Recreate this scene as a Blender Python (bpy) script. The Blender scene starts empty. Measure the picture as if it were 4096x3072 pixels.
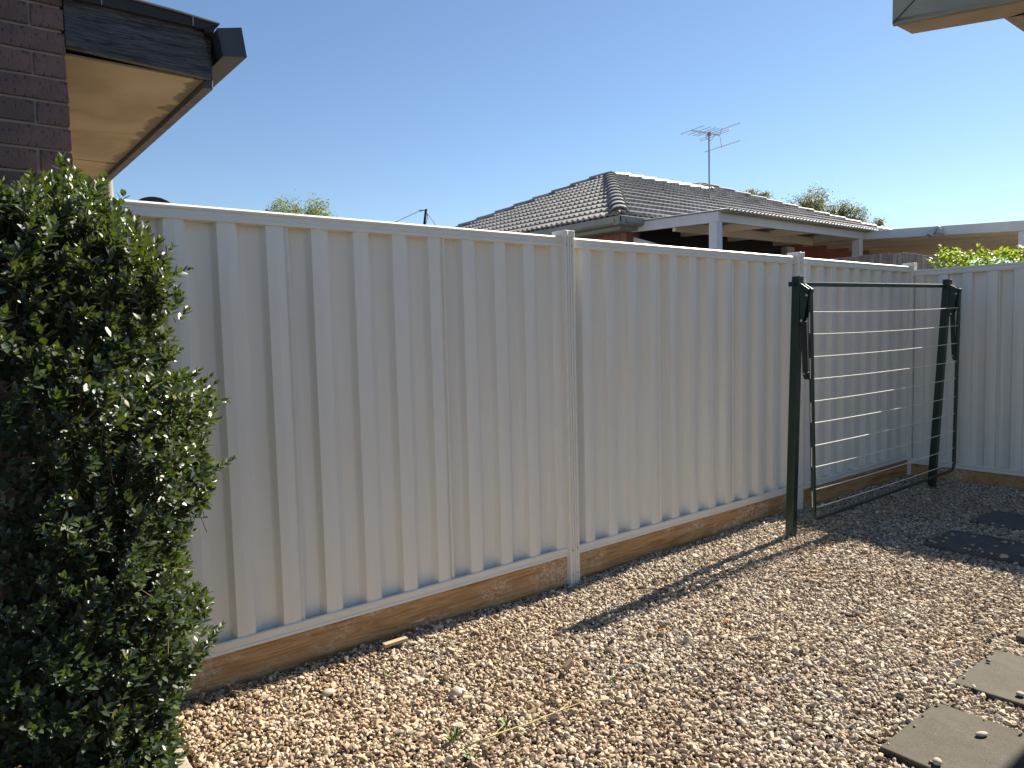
import bpy, bmesh, math, random
import numpy as np
from mathutils import Vector, Matrix

random.seed(7)
rng = np.random.default_rng(7)
sc = bpy.context.scene
col = sc.collection

# ------------------------------------------------------------------ camera
YAW, PITCH, ROLL = 0.8975, -0.0711, -0.0245
CAM = Vector((0.0, -3.0075, 1.436))
fw = Vector((math.cos(YAW) * math.cos(PITCH), math.sin(YAW) * math.cos(PITCH), math.sin(PITCH)))
rt0 = Vector((math.sin(YAW), -math.cos(YAW), 0))
up0 = rt0.cross(fw)
rt = rt0 * math.cos(ROLL) + up0 * math.sin(ROLL)
up = up0 * math.cos(ROLL) - rt0 * math.sin(ROLL)
cd = bpy.data.cameras.new("camera")
cd.sensor_width = 36.0
cd.lens = 36.0 * 2925.6 / 4096.0
cd.clip_start = 0.02
cd.clip_end = 2000
cam = bpy.data.objects.new("camera", cd)
cam.matrix_world = Matrix(((rt.x, up.x, -fw.x, CAM.x), (rt.y, up.y, -fw.y, CAM.y), (rt.z, up.z, -fw.z, CAM.z), (0, 0, 0, 1)))
col.objects.link(cam)
sc.camera = cam

# ------------------------------------------------------------------ light
TO_SUN = Vector((1.27, 0.047, 1.0)).normalized()
SUN_EL = math.asin(TO_SUN.z)
SUN_AZ = math.atan2(TO_SUN.x, TO_SUN.y)
w = bpy.data.worlds.new("World")
sc.world = w
w.use_nodes = True
nt = w.node_tree
bg = nt.nodes["Background"]
sky = nt.nodes.new("ShaderNodeTexSky")
sky.sky_type = 'NISHITA'
sky.sun_disc = False
sky.sun_elevation = SUN_EL
sky.sun_rotation = SUN_AZ
sky.altitude = 50
sky.air_density = 1.0
sky.dust_density = 0.08
sky.ozone_density = 3.6
nt.links.new(sky.outputs[0], bg.inputs[0])
bg.inputs[1].default_value = 0.053
sd = bpy.data.lights.new("sun", 'SUN')
sd.energy = 5.0
sd.angle = math.radians(0.53)
sd.color = (1.0, 0.91, 0.76)
so = bpy.data.objects.new("sun", sd)
so.rotation_euler = TO_SUN.to_track_quat('Z', 'Y').to_euler()
so.location = (8, 0, 8)
col.objects.link(so)
vs = sc.view_settings
vs.view_transform = 'Standard'
vs.look = 'None'
vs.exposure = 1.42
vs.gamma = 1.0
vs.use_curve_mapping = False

# ------------------------------------------------------------------ materials
MATS = {}


def new_mat(name):
    m = bpy.data.materials.new(name)
    m.use_nodes = True
    MATS[name] = m
    return m, m.node_tree.nodes, m.node_tree.links, m.node_tree.nodes["Principled BSDF"]


def ramp(N, stops):
    r = N.new("ShaderNodeValToRGB")
    e = r.color_ramp.elements
    while len(e) < len(stops):
        e.new(0.5)
    for k, (p, c) in enumerate(stops):
        e[k].position = p
        e[k].color = (c[0], c[1], c[2], 1)
    return r


def coords(N, L, scale=(1, 1, 1), kind="Object"):
    tc = N.new("ShaderNodeTexCoord")
    mp = N.new("ShaderNodeMapping")
    mp.inputs["Scale"].default_value = scale
    L.new(tc.outputs[kind], mp.inputs["Vector"])
    return mp.outputs[0]


def noise(N, L, vec, scale, detail=4, rough=0.55, dist=0.0):
    n = N.new("ShaderNodeTexNoise")
    n.inputs["Scale"].default_value = scale
    n.inputs["Detail"].default_value = detail
    n.inputs["Roughness"].default_value = rough
    n.inputs["Distortion"].default_value = dist
    L.new(vec, n.inputs["Vector"])
    return n.outputs["Fac"]


def bump(N, L, height, bsdf, strength=0.3, dist=0.002):
    b = N.new("ShaderNodeBump")
    b.inputs["Strength"].default_value = strength
    b.inputs["Distance"].default_value = dist
    L.new(height, b.inputs["Height"])
    L.new(b.outputs[0], bsdf.inputs["Normal"])
    return b


def mixc(N, L, fac, a, b):
    m = N.new("ShaderNodeMix")
    m.data_type = 'RGBA'
    if isinstance(fac, (int, float)):
        m.inputs[0].default_value = fac
    else:
        L.new(fac, m.inputs[0])
    for s, v in ((6, a), (7, b)):
        if isinstance(v, tuple):
            m.inputs[s].default_value = (v[0], v[1], v[2], 1)
        else:
            L.new(v, m.inputs[s])
    return m.outputs[2]


def simple(name, c1, c2, rough=0.6, nscale=6, bscale=60, bstr=0.15, bdist=0.001, stretch=(1, 1, 1), metal=0.0, spec=0.5, lo=0.35, hi=0.65):
    m, N, L, b = new_mat(name)
    v = coords(N, L, stretch)
    n = noise(N, L, v, nscale)
    r = ramp(N, [(lo, c1), (hi, c2)])
    L.new(n, r.inputs[0])
    L.new(r.outputs[0], b.inputs["Base Color"])
    b.inputs["Roughness"].default_value = rough
    b.inputs["Metallic"].default_value = metal
    b.inputs["Specular IOR Level"].default_value = spec
    if bstr > 0:
        n2 = noise(N, L, v, bscale, 3)
        bump(N, L, n2, b, bstr, bdist)
    return m


# painted fence steel: very even, faint rain dust
def mat_fence():
    m, N, L, b = new_mat("fence_paint")
    v = coords(N, L, (1, 1, 0.12))
    n1 = noise(N, L, v, 7, 4, 0.6)
    r1 = ramp(N, [(0.3, (0.735, 0.70, 0.63)), (0.7, (0.775, 0.74, 0.67))])
    L.new(n1, r1.inputs[0])
    L.new(r1.outputs[0], b.inputs["Base Color"])
    b.inputs["Roughness"].default_value = 0.48
    n3 = noise(N, L, coords(N, L, (1, 1, 0.3)), 3.0, 2, 0.5)
    bump(N, L, n3, b, 0.25, 0.01)


mat_fence()
simple("screw_metal", (0.35, 0.35, 0.36), (0.5, 0.5, 0.5), 0.4, 40, 90, 0.1)
simple("green_paint", (0.008, 0.026, 0.019), (0.012, 0.034, 0.025), 0.35, 9, 120, 0.06, 0.0005)
simple("green_plastic", (0.006, 0.015, 0.012), (0.010, 0.022, 0.018), 0.5, 9, 120, 0.06, 0.0005)
simple("wire_white", (0.78, 0.76, 0.70), (0.84, 0.82, 0.76), 0.5, 9, 0, 0)
def mat_paver(name, a, b_):
    m, N, L, b = new_mat(name)
    v = coords(N, L)
    n1 = noise(N, L, v, 4, 5)
    r1 = ramp(N, [(0.3, a), (0.7, b_)])
    L.new(n1, r1.inputs[0])
    n2 = noise(N, L, v, 190, 2, 0.6)
    r2 = ramp(N, [(0.32, (0.45, 0.45, 0.45)), (0.48, (1, 1, 1)), (0.66, (1, 1, 1)), (0.74, (1.9, 1.85, 1.75))])
    L.new(n2, r2.inputs[0])
    n3 = noise(N, L, v, 22, 4, 0.6)
    r3 = ramp(N, [(0.3, (0.8, 0.78, 0.76)), (0.65, (1.08, 1.08, 1.08))])
    L.new(n3, r3.inputs[0])
    m1 = N.new("ShaderNodeMix"); m1.data_type = 'RGBA'; m1.blend_type = 'MULTIPLY'; m1.inputs[0].default_value = 1
    L.new(r1.outputs[0], m1.inputs[6]); L.new(r2.outputs[0], m1.inputs[7])
    m2 = N.new("ShaderNodeMix"); m2.data_type = 'RGBA'; m2.blend_type = 'MULTIPLY'; m2.inputs[0].default_value = 1
    L.new(m1.outputs[2], m2.inputs[6]); L.new(r3.outputs[0], m2.inputs[7])
    L.new(m2.outputs[2], b.inputs["Base Color"])
    b.inputs["Roughness"].default_value = 0.9
    bump(N, L, n2, b, 0.5, 0.0015)


mat_paver("concrete", (0.054, 0.047, 0.035), (0.082, 0.071, 0.054))
mat_paver("concrete_in_shade", (0.105, 0.097, 0.086), (0.135, 0.126, 0.112))  # same concrete, with the tone for shaded pavers put into the colour
simple("edging_concrete", (0.22, 0.18, 0.14), (0.36, 0.31, 0.25), 0.9, 9, 150, 0.8, 0.003)
simple("bounce_paving", (0.20, 0.185, 0.16), (0.27, 0.25, 0.215), 0.9, 3, 80, 0.3, 0.002)
simple("soil", (0.05, 0.032, 0.02), (0.12, 0.08, 0.05), 0.95, 8, 70, 0.9, 0.01)
simple("mortar", (0.25, 0.20, 0.175), (0.33, 0.27, 0.235), 0.95, 14, 160, 0.7, 0.002)
simple("soffit_edge", (0.05, 0.045, 0.035), (0.09, 0.08, 0.06), 0.8, 5, 60, 0.3)
simple("dark_gutter", (0.022, 0.027, 0.032), (0.042, 0.048, 0.055), 0.45, 3, 40, 0.15, 0.001, (9, 9, 0.6))
simple("black_metal", (0.012, 0.012, 0.013), (0.022, 0.022, 0.022), 0.7, 6, 60, 0.1)
simple("roof_sheet_grey", (0.23, 0.22, 0.2), (0.32, 0.31, 0.28), 0.6, 5, 60, 0.1)
simple("fascia_grey", (0.245, 0.242, 0.195), (0.345, 0.340, 0.280), 0.7, 5, 60, 0.25, 0.001)
simple("underside_tan", (0.44, 0.385, 0.275), (0.58, 0.51, 0.38), 0.8, 6, 60, 0.3, 0.001)
simple("gutter_green", (0.21, 0.23, 0.20), (0.27, 0.29, 0.255), 0.5, 3, 60, 0.05)
simple("white_beam", (0.56, 0.57, 0.60), (0.64, 0.65, 0.68), 0.6, 3, 60, 0.05)
simple("cream_ceiling", (0.68, 0.63, 0.52), (0.74, 0.69, 0.57), 0.7, 2, 60, 0.05)
simple("zinc_sheet", (0.42, 0.42, 0.42), (0.52, 0.52, 0.52), 0.5, 3, 60, 0.05)
simple("black_blind", (0.010, 0.010, 0.012), (0.016, 0.016, 0.018), 0.8, 3, 60, 0.1)
simple("lamp_grey", (0.40, 0.41, 0.44), (0.46, 0.47, 0.5), 0.5, 3, 0, 0)
simple("antenna_metal", (0.55, 0.56, 0.57), (0.65, 0.66, 0.66), 0.32, 8, 0, 0, metal=0.9)
simple("antenna_mast", (0.16, 0.19, 0.19), (0.22, 0.25, 0.25), 0.5, 8, 0, 0, metal=0.3)
simple("dish_black", (0.014, 0.015, 0.018), (0.02, 0.021, 0.024), 0.6, 8, 0, 0)
simple("cable_grey", (0.2, 0.22, 0.25), (0.26, 0.28, 0.3), 0.6, 8, 0, 0)
simple("tree_bark", (0.16, 0.12, 0.09), (0.28, 0.22, 0.17), 0.9, 6, 40, 0.6, 0.01)
simple("twig_brown", (0.10, 0.065, 0.035), (0.20, 0.14, 0.08), 0.9, 20, 0, 0)
simple("red_board", (0.20, 0.085, 0.06), (0.27, 0.125, 0.09), 0.85, 6, 90, 0.3, 0.002)
simple("fallen_leaf", (0.42, 0.16, 0.02), (0.55, 0.26, 0.05), 0.7, 30, 0, 0)
simple("dry_grass", (0.40, 0.34, 0.13), (0.52, 0.46, 0.22), 0.8, 20, 0, 0)
simple("weed_green", (0.07, 0.13, 0.02), (0.13, 0.20, 0.04), 0.6, 20, 0, 0)
simple("big_stone", (0.33, 0.29, 0.23), (0.42, 0.375, 0.31), 0.85, 20, 90, 0.4, 0.002)
simple("wood_scrap", (0.30, 0.22, 0.13), (0.46, 0.36, 0.24), 0.9, 6, 60, 0.5, 0.002, (4, 40, 40))


def mat_tile():
    m, N, L, b = new_mat("roof_tile")
    v = coords(N, L)
    n = noise(N, L, v, 3, 5)
    oi = N.new("ShaderNodeObjectInfo")
    gi = N.new("ShaderNodeNewGeometry")
    add = N.new("ShaderNodeMath"); add.operation = 'ADD'
    L.new(oi.outputs["Random"], add.inputs[0]); L.new(gi.outputs["Random Per Island"], add.inputs[1])
    fr = N.new("ShaderNodeMath"); fr.operation = 'FRACT'
    L.new(add.outputs[0], fr.inputs[0])
    r = ramp(N, [(0.0, (0.235, 0.23, 0.228)), (1.0, (0.34, 0.332, 0.328))])
    L.new(fr.outputs[0], r.inputs[0])
    r2 = ramp(N, [(0.32, (0.62, 0.62, 0.60)), (0.5, (0.95, 0.95, 0.95)), (0.72, (1.2, 1.17, 1.12))])
    L.new(n, r2.inputs[0])
    mx = N.new("ShaderNodeMix"); mx.data_type = 'RGBA'; mx.blend_type = 'MULTIPLY'
    mx.inputs[0].default_value = 1
    L.new(r.outputs[0], mx.inputs[6]); L.new(r2.outputs[0], mx.inputs[7])
    L.new(mx.outputs[2], b.inputs["Base Color"])
    b.inputs["Roughness"].default_value = 0.48
    n2 = noise(N, L, v, 120, 3)
    bump(N, L, n2, b, 0.3, 0.002)


mat_tile()


def mat_brick():
    m, N, L, b = new_mat("brown_brick")
    v = coords(N, L)
    oi = N.new("ShaderNodeObjectInfo")
    r = ramp(N, [(0.0, (0.105, 0.064, 0.058)), (0.5, (0.130, 0.078, 0.069)), (1.0, (0.155, 0.094, 0.082))])
    L.new(oi.outputs["Random"], r.inputs[0])
    # vertical drag marks and dark pits
    v2 = coords(N, L, (1.0, 1.0, 0.35))
    pits = noise(N, L, v2, 130, 2, 0.5)
    pr = ramp(N, [(0.33, (0.25, 0.25, 0.28)), (0.42, (1, 1, 1))])
    L.new(pits, pr.inputs[0])
    mot = noise(N, L, v, 14, 5)
    mr = ramp(N, [(0.3, (0.75, 0.75, 0.78)), (0.7, (1.2, 1.15, 1.1))])
    L.new(mot, mr.inputs[0])
    m1 = N.new("ShaderNodeMix"); m1.data_type = 'RGBA'; m1.blend_type = 'MULTIPLY'; m1.inputs[0].default_value = 1
    L.new(r.outputs[0], m1.inputs[6]); L.new(pr.outputs[0], m1.inputs[7])
    m2 = N.new("ShaderNodeMix"); m2.data_type = 'RGBA'; m2.blend_type = 'MULTIPLY'; m2.inputs[0].default_value = 1
    L.new(m1.outputs[2], m2.inputs[6]); L.new(mr.outputs[0], m2.inputs[7])
    L.new(m2.outputs[2], b.inputs["Base Color"])
    b.inputs["Roughness"].default_value = 0.75
    bump(N, L, pits, b, 0.6, 0.003)


mat_brick()


def mat_redbrick():
    m, N, L, b = new_mat("red_brick_wall")
    v = coords(N, L, (1, 1, 1))
    br = N.new("ShaderNodeTexBrick")
    mp = N.new("ShaderNodeMapping"); mp.inputs["Rotation"].default_value = (math.pi / 2, 0, 0)
    L.new(v, mp.inputs[0]); L.new(mp.outputs[0], br.inputs["Vector"])
    br.inputs["Scale"].default_value = 1.0
    br.inputs["Brick Width"].default_value = 0.24; br.inputs["Row Height"].default_value = 0.086
    br.inputs["Mortar Size"].default_value = 0.008
    br.inputs["Color1"].default_value = (0.20, 0.07, 0.045, 1)
    br.inputs["Color2"].default_value = (0.26, 0.10, 0.065, 1)
    br.inputs["Mortar"].default_value = (0.16, 0.10, 0.08, 1)
    L.new(br.outputs[0], b.inputs["Base Color"])
    b.inputs["Roughness"].default_value = 0.85


mat_redbrick()


def mat_sleeper():
    m, N, L, b = new_mat("sleeper_timber")
    v = coords(N, L, (0.9, 6, 9))
    w1 = noise(N, L, v, 2.2, 6, 0.6, 1.2)
    r = ramp(N, [(0.26, (0.22, 0.105, 0.038)), (0.40, (0.41, 0.215, 0.085)), (0.54, (0.54, 0.325, 0.15)), (0.72, (0.40, 0.205, 0.078))])
    L.new(w1, r.inputs[0])
    vg = coords(N, L, (1.5, 40, 70))
    g = noise(N, L, vg, 3, 5, 0.6, 0.6)
    gr = ramp(N, [(0.35, (0.62, 0.6, 0.58)), (0.6, (1.05, 1.05, 1.05))])
    L.new(g, gr.inputs[0])
    mm = N.new("ShaderNodeMix"); mm.data_type = 'RGBA'; mm.blend_type = 'MULTIPLY'; mm.inputs[0].default_value = 1
    L.new(r.outputs[0], mm.inputs[6]); L.new(gr.outputs[0], mm.inputs[7])
    # knots
    vk = coords(N, L, (1.0, 1.0, 1.6))
    vo = N.new("ShaderNodeTexVoronoi"); vo.inputs["Scale"].default_value = 2.6
    L.new(vk, vo.inputs["Vector"])
    kr = ramp(N, [(0.05, (0.35, 0.3, 0.28)), (0.12, (1, 1, 1))])
    L.new(vo.outputs["Distance"], kr.inputs[0])
    mk = N.new("ShaderNodeMix"); mk.data_type = 'RGBA'; mk.blend_type = 'MULTIPLY'; mk.inputs[0].default_value = 1
    L.new(mm.outputs[2], mk.inputs[6]); L.new(kr.outputs[0], mk.inputs[7])
    # chalky lime blotches
    v3 = coords(N, L, (1.0, 1, 2.5))
    a = noise(N, L, v3, 2.4, 2)
    ar = ramp(N, [(0.48, (0, 0, 0)), (0.60, (1, 1, 1))])
    L.new(a, ar.inputs[0])
    f = noise(N, L, coords(N, L, (1, 1, 1.5)), 45, 6, 0.75)
    frr = ramp(N, [(0.47, (0, 0, 0)), (0.60, (0.85, 0.85, 0.85))])
    L.new(f, frr.inputs[0])
    mu = N.new("ShaderNodeMath"); mu.operation = 'MULTIPLY'
    L.new(ar.outputs[0], mu.inputs[0]); L.new(frr.outputs[0], mu.inputs[1])
    out = mixc(N, L, mu.outputs[0], mk.outputs[2], (0.66, 0.57, 0.45))
    L.new(out, b.inputs["Base Color"])
    b.inputs["Roughness"].default_value = 0.85
    bump(N, L, g, b, 0.35, 0.003)


mat_sleeper()


def mat_blackwood():
    m, N, L, b = new_mat("weathered_black_board")
    v = coords(N, L, (1.6, 20, 26))
    g = noise(N, L, v, 4.5, 7, 0.62, 1.6)
    r = ramp(N, [(0.40, (0.005, 0.006, 0.007)), (0.46, (0.038, 0.041, 0.046)), (0.64, (0.090, 0.096, 0.105))])
    L.new(g, r.inputs[0])
    L.new(r.outputs[0], b.inputs["Base Color"])
    b.inputs["Roughness"].default_value = 0.6
    bump(N, L, g, b, 0.9, 0.006)


mat_blackwood()


def mat_soffit():
    m, N, L, b = new_mat("soffit_stained")
    v = coords(N, L, (1, 0.8, 1))
    a = noise(N, L, v, 2.6, 3, 0.45, 0.5)
    r = ramp(N, [(0.34, (0.30, 0.255, 0.158)), (0.52, (0.265, 0.215, 0.128)), (0.61, (0.215, 0.168, 0.092)), (0.68, (0.26, 0.212, 0.127)), (0.78, (0.285, 0.24, 0.15))])
    L.new(a, r.inputs[0])
    # mould creeping in from the gutter side, ragged line (a stain with its own edge)
    tc = N.new("ShaderNodeTexCoord")
    sep = N.new("ShaderNodeSeparateXYZ"); L.new(tc.outputs["Object"], sep.inputs[0])
    ed = noise(N, L, coords(N, L, (1, 2.2, 1)), 4.0, 6, 0.6)
    ma = N.new("ShaderNodeMath"); ma.operation = 'MULTIPLY_ADD'
    L.new(ed, ma.inputs[0]); ma.inputs[1].default_value = 0.20; L.new(sep.outputs[0], ma.inputs[2])
    er = ramp(N, [(0.985, (0, 0, 0)), (1.0, (1, 1, 1))])
    L.new(ma.outputs[0], er.inputs[0])
    out = mixc(N, L, er.outputs[0], r.outputs[0], (0.10, 0.088, 0.055))
    L.new(out, b.inputs["Base Color"])
    b.inputs["Roughness"].default_value = 0.8


mat_soffit()


def mat_paling():
    m, N, L, b = new_mat("paling_grey")
    v = coords(N, L, (14, 14, 1.2))
    g = noise(N, L, v, 4, 6, 0.6, 0.8)
    oi = N.new("ShaderNodeObjectInfo")
    r = ramp(N, [(0.3, (0.09, 0.082, 0.08)), (0.5, (0.21, 0.20, 0.195)), (0.7, (0.30, 0.285, 0.28))])
    L.new(g, r.inputs[0])
    r2 = ramp(N, [(0, (0.8, 0.8, 0.82)), (1, (1.15, 1.12, 1.08))])
    L.new(oi.outputs["Random"], r2.inputs[0])
    mm = N.new("ShaderNodeMix"); mm.data_type = 'RGBA'; mm.blend_type = 'MULTIPLY'; mm.inputs[0].default_value = 1
    L.new(r.outputs[0], mm.inputs[6]); L.new(r2.outputs[0], mm.inputs[7])
    L.new(mm.outputs[2], b.inputs["Base Color"])
    b.inputs["Roughness"].default_value = 0.9
    bump(N, L, g, b, 0.6, 0.004)


mat_paling()


def mat_pebble():
    m, N, L, b = new_mat("pebble")
    oi = N.new("ShaderNodeObjectInfo")
    r = ramp(N, [(0.0, (0.14, 0.105, 0.08)), (0.14, (0.28, 0.215, 0.155)), (0.30, (0.41, 0.335, 0.245)), (0.45, (0.47, 0.405, 0.315)),
                 (0.6, (0.39, 0.35, 0.29)), (0.72, (0.56, 0.50, 0.40)), (0.86, (0.64, 0.585, 0.49)), (0.94, (0.26, 0.245, 0.225)), (1.0, (0.72, 0.68, 0.60))])
    L.new(oi.outputs["Random"], r.inputs[0])
    # whole-yard drift: browner towards the hedge
    ge = N.new("ShaderNodeNewGeometry")
    gn = noise(N, L, ge.outputs["Position"], 1.4, 3)
    sp = N.new("ShaderNodeSeparateXYZ"); L.new(ge.outputs["Position"], sp.inputs[0])
    mr = N.new("ShaderNodeMapRange"); mr.inputs[1].default_value = 0.6; mr.inputs[2].default_value = 2.6
    mr.inputs[3].default_value = 0.34; mr.inputs[4].default_value = -0.06
    L.new(sp.outputs[0], mr.inputs[0])
    ad = N.new("ShaderNodeMath"); ad.operation = 'ADD'; L.new(gn, ad.inputs[0]); L.new(mr.outputs[0], ad.inputs[1])
    dr = ramp(N, [(0.40, (1.02, 0.995, 0.975)), (0.72, (0.95, 0.85, 0.75))])
    L.new(ad.outputs[0], dr.inputs[0])
    v = coords(N, L)
    n = noise(N, L, v, 2.2, 4)
    nr = ramp(N, [(0.3, (0.78, 0.76, 0.74)), (0.7, (1.12, 1.12, 1.12))])
    L.new(n, nr.inputs[0])
    m1 = N.new("ShaderNodeMix"); m1.data_type = 'RGBA'; m1.blend_type = 'MULTIPLY'; m1.inputs[0].default_value = 1
    L.new(r.outputs[0], m1.inputs[6]); L.new(dr.outputs[0], m1.inputs[7])
    m2 = N.new("ShaderNodeMix"); m2.data_type = 'RGBA'; m2.blend_type = 'MULTIPLY'; m2.inputs[0].default_value = 1
    L.new(m1.outputs[2], m2.inputs[6]); L.new(nr.outputs[0], m2.inputs[7])
    L.new(m2.outputs[2], b.inputs["Base Color"])
    b.inputs["Roughness"].default_value = 0.8
    b.inputs["Specular IOR Level"].default_value = 0.3


mat_pebble()


def mat_leaf(name, stops, trans, tfac, rough, spec=0.5):
    m, N, L, b = new_mat(name)
    ge = N.new("ShaderNodeNewGeometry")
    oi = N.new("ShaderNodeObjectInfo")
    ad = N.new("ShaderNodeMath"); ad.operation = 'ADD'
    L.new(ge.outputs["Random Per Island"], ad.inputs[0]); L.new(oi.outputs["Random"], ad.inputs[1])
    fr = N.new("ShaderNodeMath"); fr.operation = 'FRACT'; L.new(ad.outputs[0], fr.inputs[0])
    r = ramp(N, stops)
    L.new(fr.outputs[0], r.inputs[0])
    L.new(r.outputs[0], b.inputs["Base Color"])
    b.inputs["Roughness"].default_value = rough
    b.inputs["Specular IOR Level"].default_value = spec
    t = N.new("ShaderNodeBsdfTranslucent")
    t.inputs[0].default_value = (trans[0], trans[1], trans[2], 1)
    mx = N.new("ShaderNodeMixShader"); mx.inputs[0].default_value = tfac
    L.new(b.outputs[0], mx.inputs[1]); L.new(t.outputs[0], mx.inputs[2])
    L.new(mx.outputs[0], N["Material Output"].inputs[0])


mat_leaf("hedge_leaf", [(0.0, (0.016, 0.034, 0.019)), (0.45, (0.026, 0.050, 0.026)), (0.8, (0.040, 0.068, 0.029)), (0.95, (0.075, 0.10, 0.031)), (1.0, (0.17, 0.15, 0.05))], (0.16, 0.24, 0.015), 0.17, 0.44, 0.9)
mat_leaf("vine_leaf", [(0.0, (0.06, 0.11, 0.015)), (0.6, (0.10, 0.17, 0.02)), (1.0, (0.15, 0.21, 0.03))], (0.34, 0.47, 0.03), 0.42, 0.5)
mat_leaf("gum_leaf", [(0.0, (0.09, 0.10, 0.045)), (0.6, (0.13, 0.14, 0.06)), (1.0, (0.19, 0.18, 0.08))], (0.24, 0.25, 0.07), 0.35, 0.5)
mat_leaf("pepper_leaf", [(0.0, (0.10, 0.13, 0.045)), (0.6, (0.15, 0.19, 0.06)), (1.0, (0.22, 0.26, 0.09))], (0.30, 0.36, 0.09), 0.4, 0.5)

# ------------------------------------------------------------------ mesh helpers


class MB:
    def __init__(self):
        self.v = []
        self.f = []

    def quad_pts(self, pts):
        o = len(self.v)
        self.v += [tuple(p) for p in pts]
        self.f.append(tuple(range(o, o + len(pts))))
        return self

    def box(self, x0, x1, y0, y1, z0, z1):
        o = len(self.v)
        self.v += [(x0, y0, z0), (x1, y0, z0), (x1, y1, z0), (x0, y1, z0), (x0, y0, z1), (x1, y0, z1), (x1, y1, z1), (x0, y1, z1)]
        for q in ((0, 3, 2, 1), (4, 5, 6, 7), (0, 1, 5, 4), (1, 2, 6, 5), (2, 3, 7, 6), (3, 0, 4, 7)):
            self.f.append(tuple(o + i for i in q))
        return self

    def prism(self, base, top):
        """closed solid between two equal-length loops of points"""
        o = len(self.v)
        n = len(base)
        self.v += [tuple(p) for p in base] + [tuple(p) for p in top]
        self.f.append(tuple(o + i for i in reversed(range(n))))
        self.f.append(tuple(o + n + i for i in range(n)))
        for i in range(n):
            j = (i + 1) % n
            self.f.append((o + i, o + j, o + n + j, o + n + i))
        return self

    def bar(self, p0, p1, wx, wz, upv=(0, 0, 1)):
        """rectangular bar from p0 to p1, wx across, wz along upv"""
        p0, p1 = Vector(p0), Vector(p1)
        d = (p1 - p0).normalized()
        s = d.cross(Vector(upv))
        if s.length < 1e-5:
            s = d.cross(Vector((1, 0, 0)))
        s.normalize()
        u = s.cross(d).normalized()
        L = [(-wx / 2, -wz / 2), (wx / 2, -wz / 2), (wx / 2, wz / 2), (-wx / 2, wz / 2)]
        return self.prism([p0 + s * a + u * b for a, b in L], [p1 + s * a + u * b for a, b in L])

    def tube(self, pts, r, n=10, r_end=None, cap=True):
        pts = [Vector(p) for p in pts]
        m = len(pts)
        o = len(self.v)
        ref = Vector((0, 0, 1))
        prev = None
        for i, p in enumerate(pts):
            d = (pts[min(i + 1, m - 1)] - pts[max(i - 1, 0)]).normalized()
            if prev is None:
                s = d.cross(ref)
                if s.length < 1e-3:
                    s = d.cross(Vector((1, 0, 0)))
            else:
                s = prev - d * prev.dot(d)
            s.normalize()
            prev = s
            u = d.cross(s)
            rr = r if r_end is None else r + (r_end - r) * i / (m - 1)
            for k in range(n):
                a = 2 * math.pi * k / n
                self.v.append(tuple(p + (s * math.cos(a) + u * math.sin(a)) * rr))
        for i in range(m - 1):
            for k in range(n):
                k2 = (k + 1) % n
                self.f.append((o + i * n + k, o + i * n + k2, o + (i + 1) * n + k2, o + (i + 1) * n + k))
        if cap:
            self.f.append(tuple(o + k for k in reversed(range(n))))
            self.f.append(tuple(o + (m - 1) * n + k for k in range(n)))
        return self

    def mesh(self, name, off=(0, 0, 0)):
        me = bpy.data.meshes.new(name)
        me.from_pydata([(a - off[0], b - off[1], c - off[2]) for a, b, c in self.v], [], self.f)
        me.update()
        return me

    def build(self, name, mat, parent=None, smooth=False, bevel=0.0, seg=2):
        off = wloc(parent)
        me = self.mesh(name, off)
        o = bpy.data.objects.new(name, me)
        me.materials.append(MATS[mat])
        bm = bmesh.new(); bm.from_mesh(me)
        bmesh.ops.recalc_face_normals(bm, faces=bm.faces)
        bm.to_mesh(me); bm.free()
        if smooth:
            me.polygons.foreach_set("use_smooth", [True] * len(me.polygons))
            if smooth == 'auto':
                try:
                    me.set_sharp_from_angle(angle=math.radians(38))
                except Exception:
                    pass
        if bevel > 0:
            b = o.modifiers.new("bevel", 'BEVEL'); b.width = bevel; b.segments = seg; b.limit_method = 'ANGLE'
        col.objects.link(o)
        if parent:
            o.parent = parent
        return o


def wloc(o):
    v = Vector((0, 0, 0))
    while o is not None:
        v += o.location
        o = o.parent
    return v


def tag(o, label=None, cat=None, group=None, kind=None):
    if label: o["label"] = label
    if cat: o["category"] = cat
    if group: o["group"] = group
    if kind: o["kind"] = kind
    return o


def thing(name, loc, label, cat, group=None):
    o = bpy.data.objects.new(name, None)
    o.empty_display_size = 0.1
    o.location = loc
    col.objects.link(o)
    return tag(o, label, cat, group)


def share(name, me, parent, M):
    """an object on shared mesh data placed by matrix M (world), under parent (no rotation above)"""
    o = bpy.data.objects.new(name, me)
    col.objects.link(o)
    o.parent = parent
    o.matrix_basis = Matrix.Translation(-wloc(parent)) @ M
    return o


def tri_mesh(name, V, T, mat, parent=None, smooth=False):
    """fast mesh from numpy arrays of vertices and triangles"""
    me = bpy.data.meshes.new(name)
    V = np.asarray(V, np.float32) - np.array(wloc(parent), np.float32)
    T = np.asarray(T, np.int32)
    me.vertices.add(len(V)); me.vertices.foreach_set("co", V.ravel())
    me.loops.add(T.size); me.loops.foreach_set("vertex_index", T.ravel())
    me.polygons.add(len(T))
    me.polygons.foreach_set("loop_start", np.arange(0, T.size, 3, dtype=np.int32))
    me.polygons.foreach_set("loop_total", np.full(len(T), 3, np.int32))
    me.update(calc_edges=True)
    me.validate()
    if smooth:
        me.polygons.foreach_set("use_smooth", np.ones(len(T), bool))
    me.materials.append(MATS[mat])
    o = bpy.data.objects.new(name, me)
    col.objects.link(o)
    if parent:
        o.parent = parent
    return o


LEAF_T = np.array([(0, 1, 2), (0, 2, 3), (1, 4, 5), (1, 5, 2), (2, 5, 6), (2, 6, 3), (4, 7, 5), (5, 7, 6)])


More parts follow.
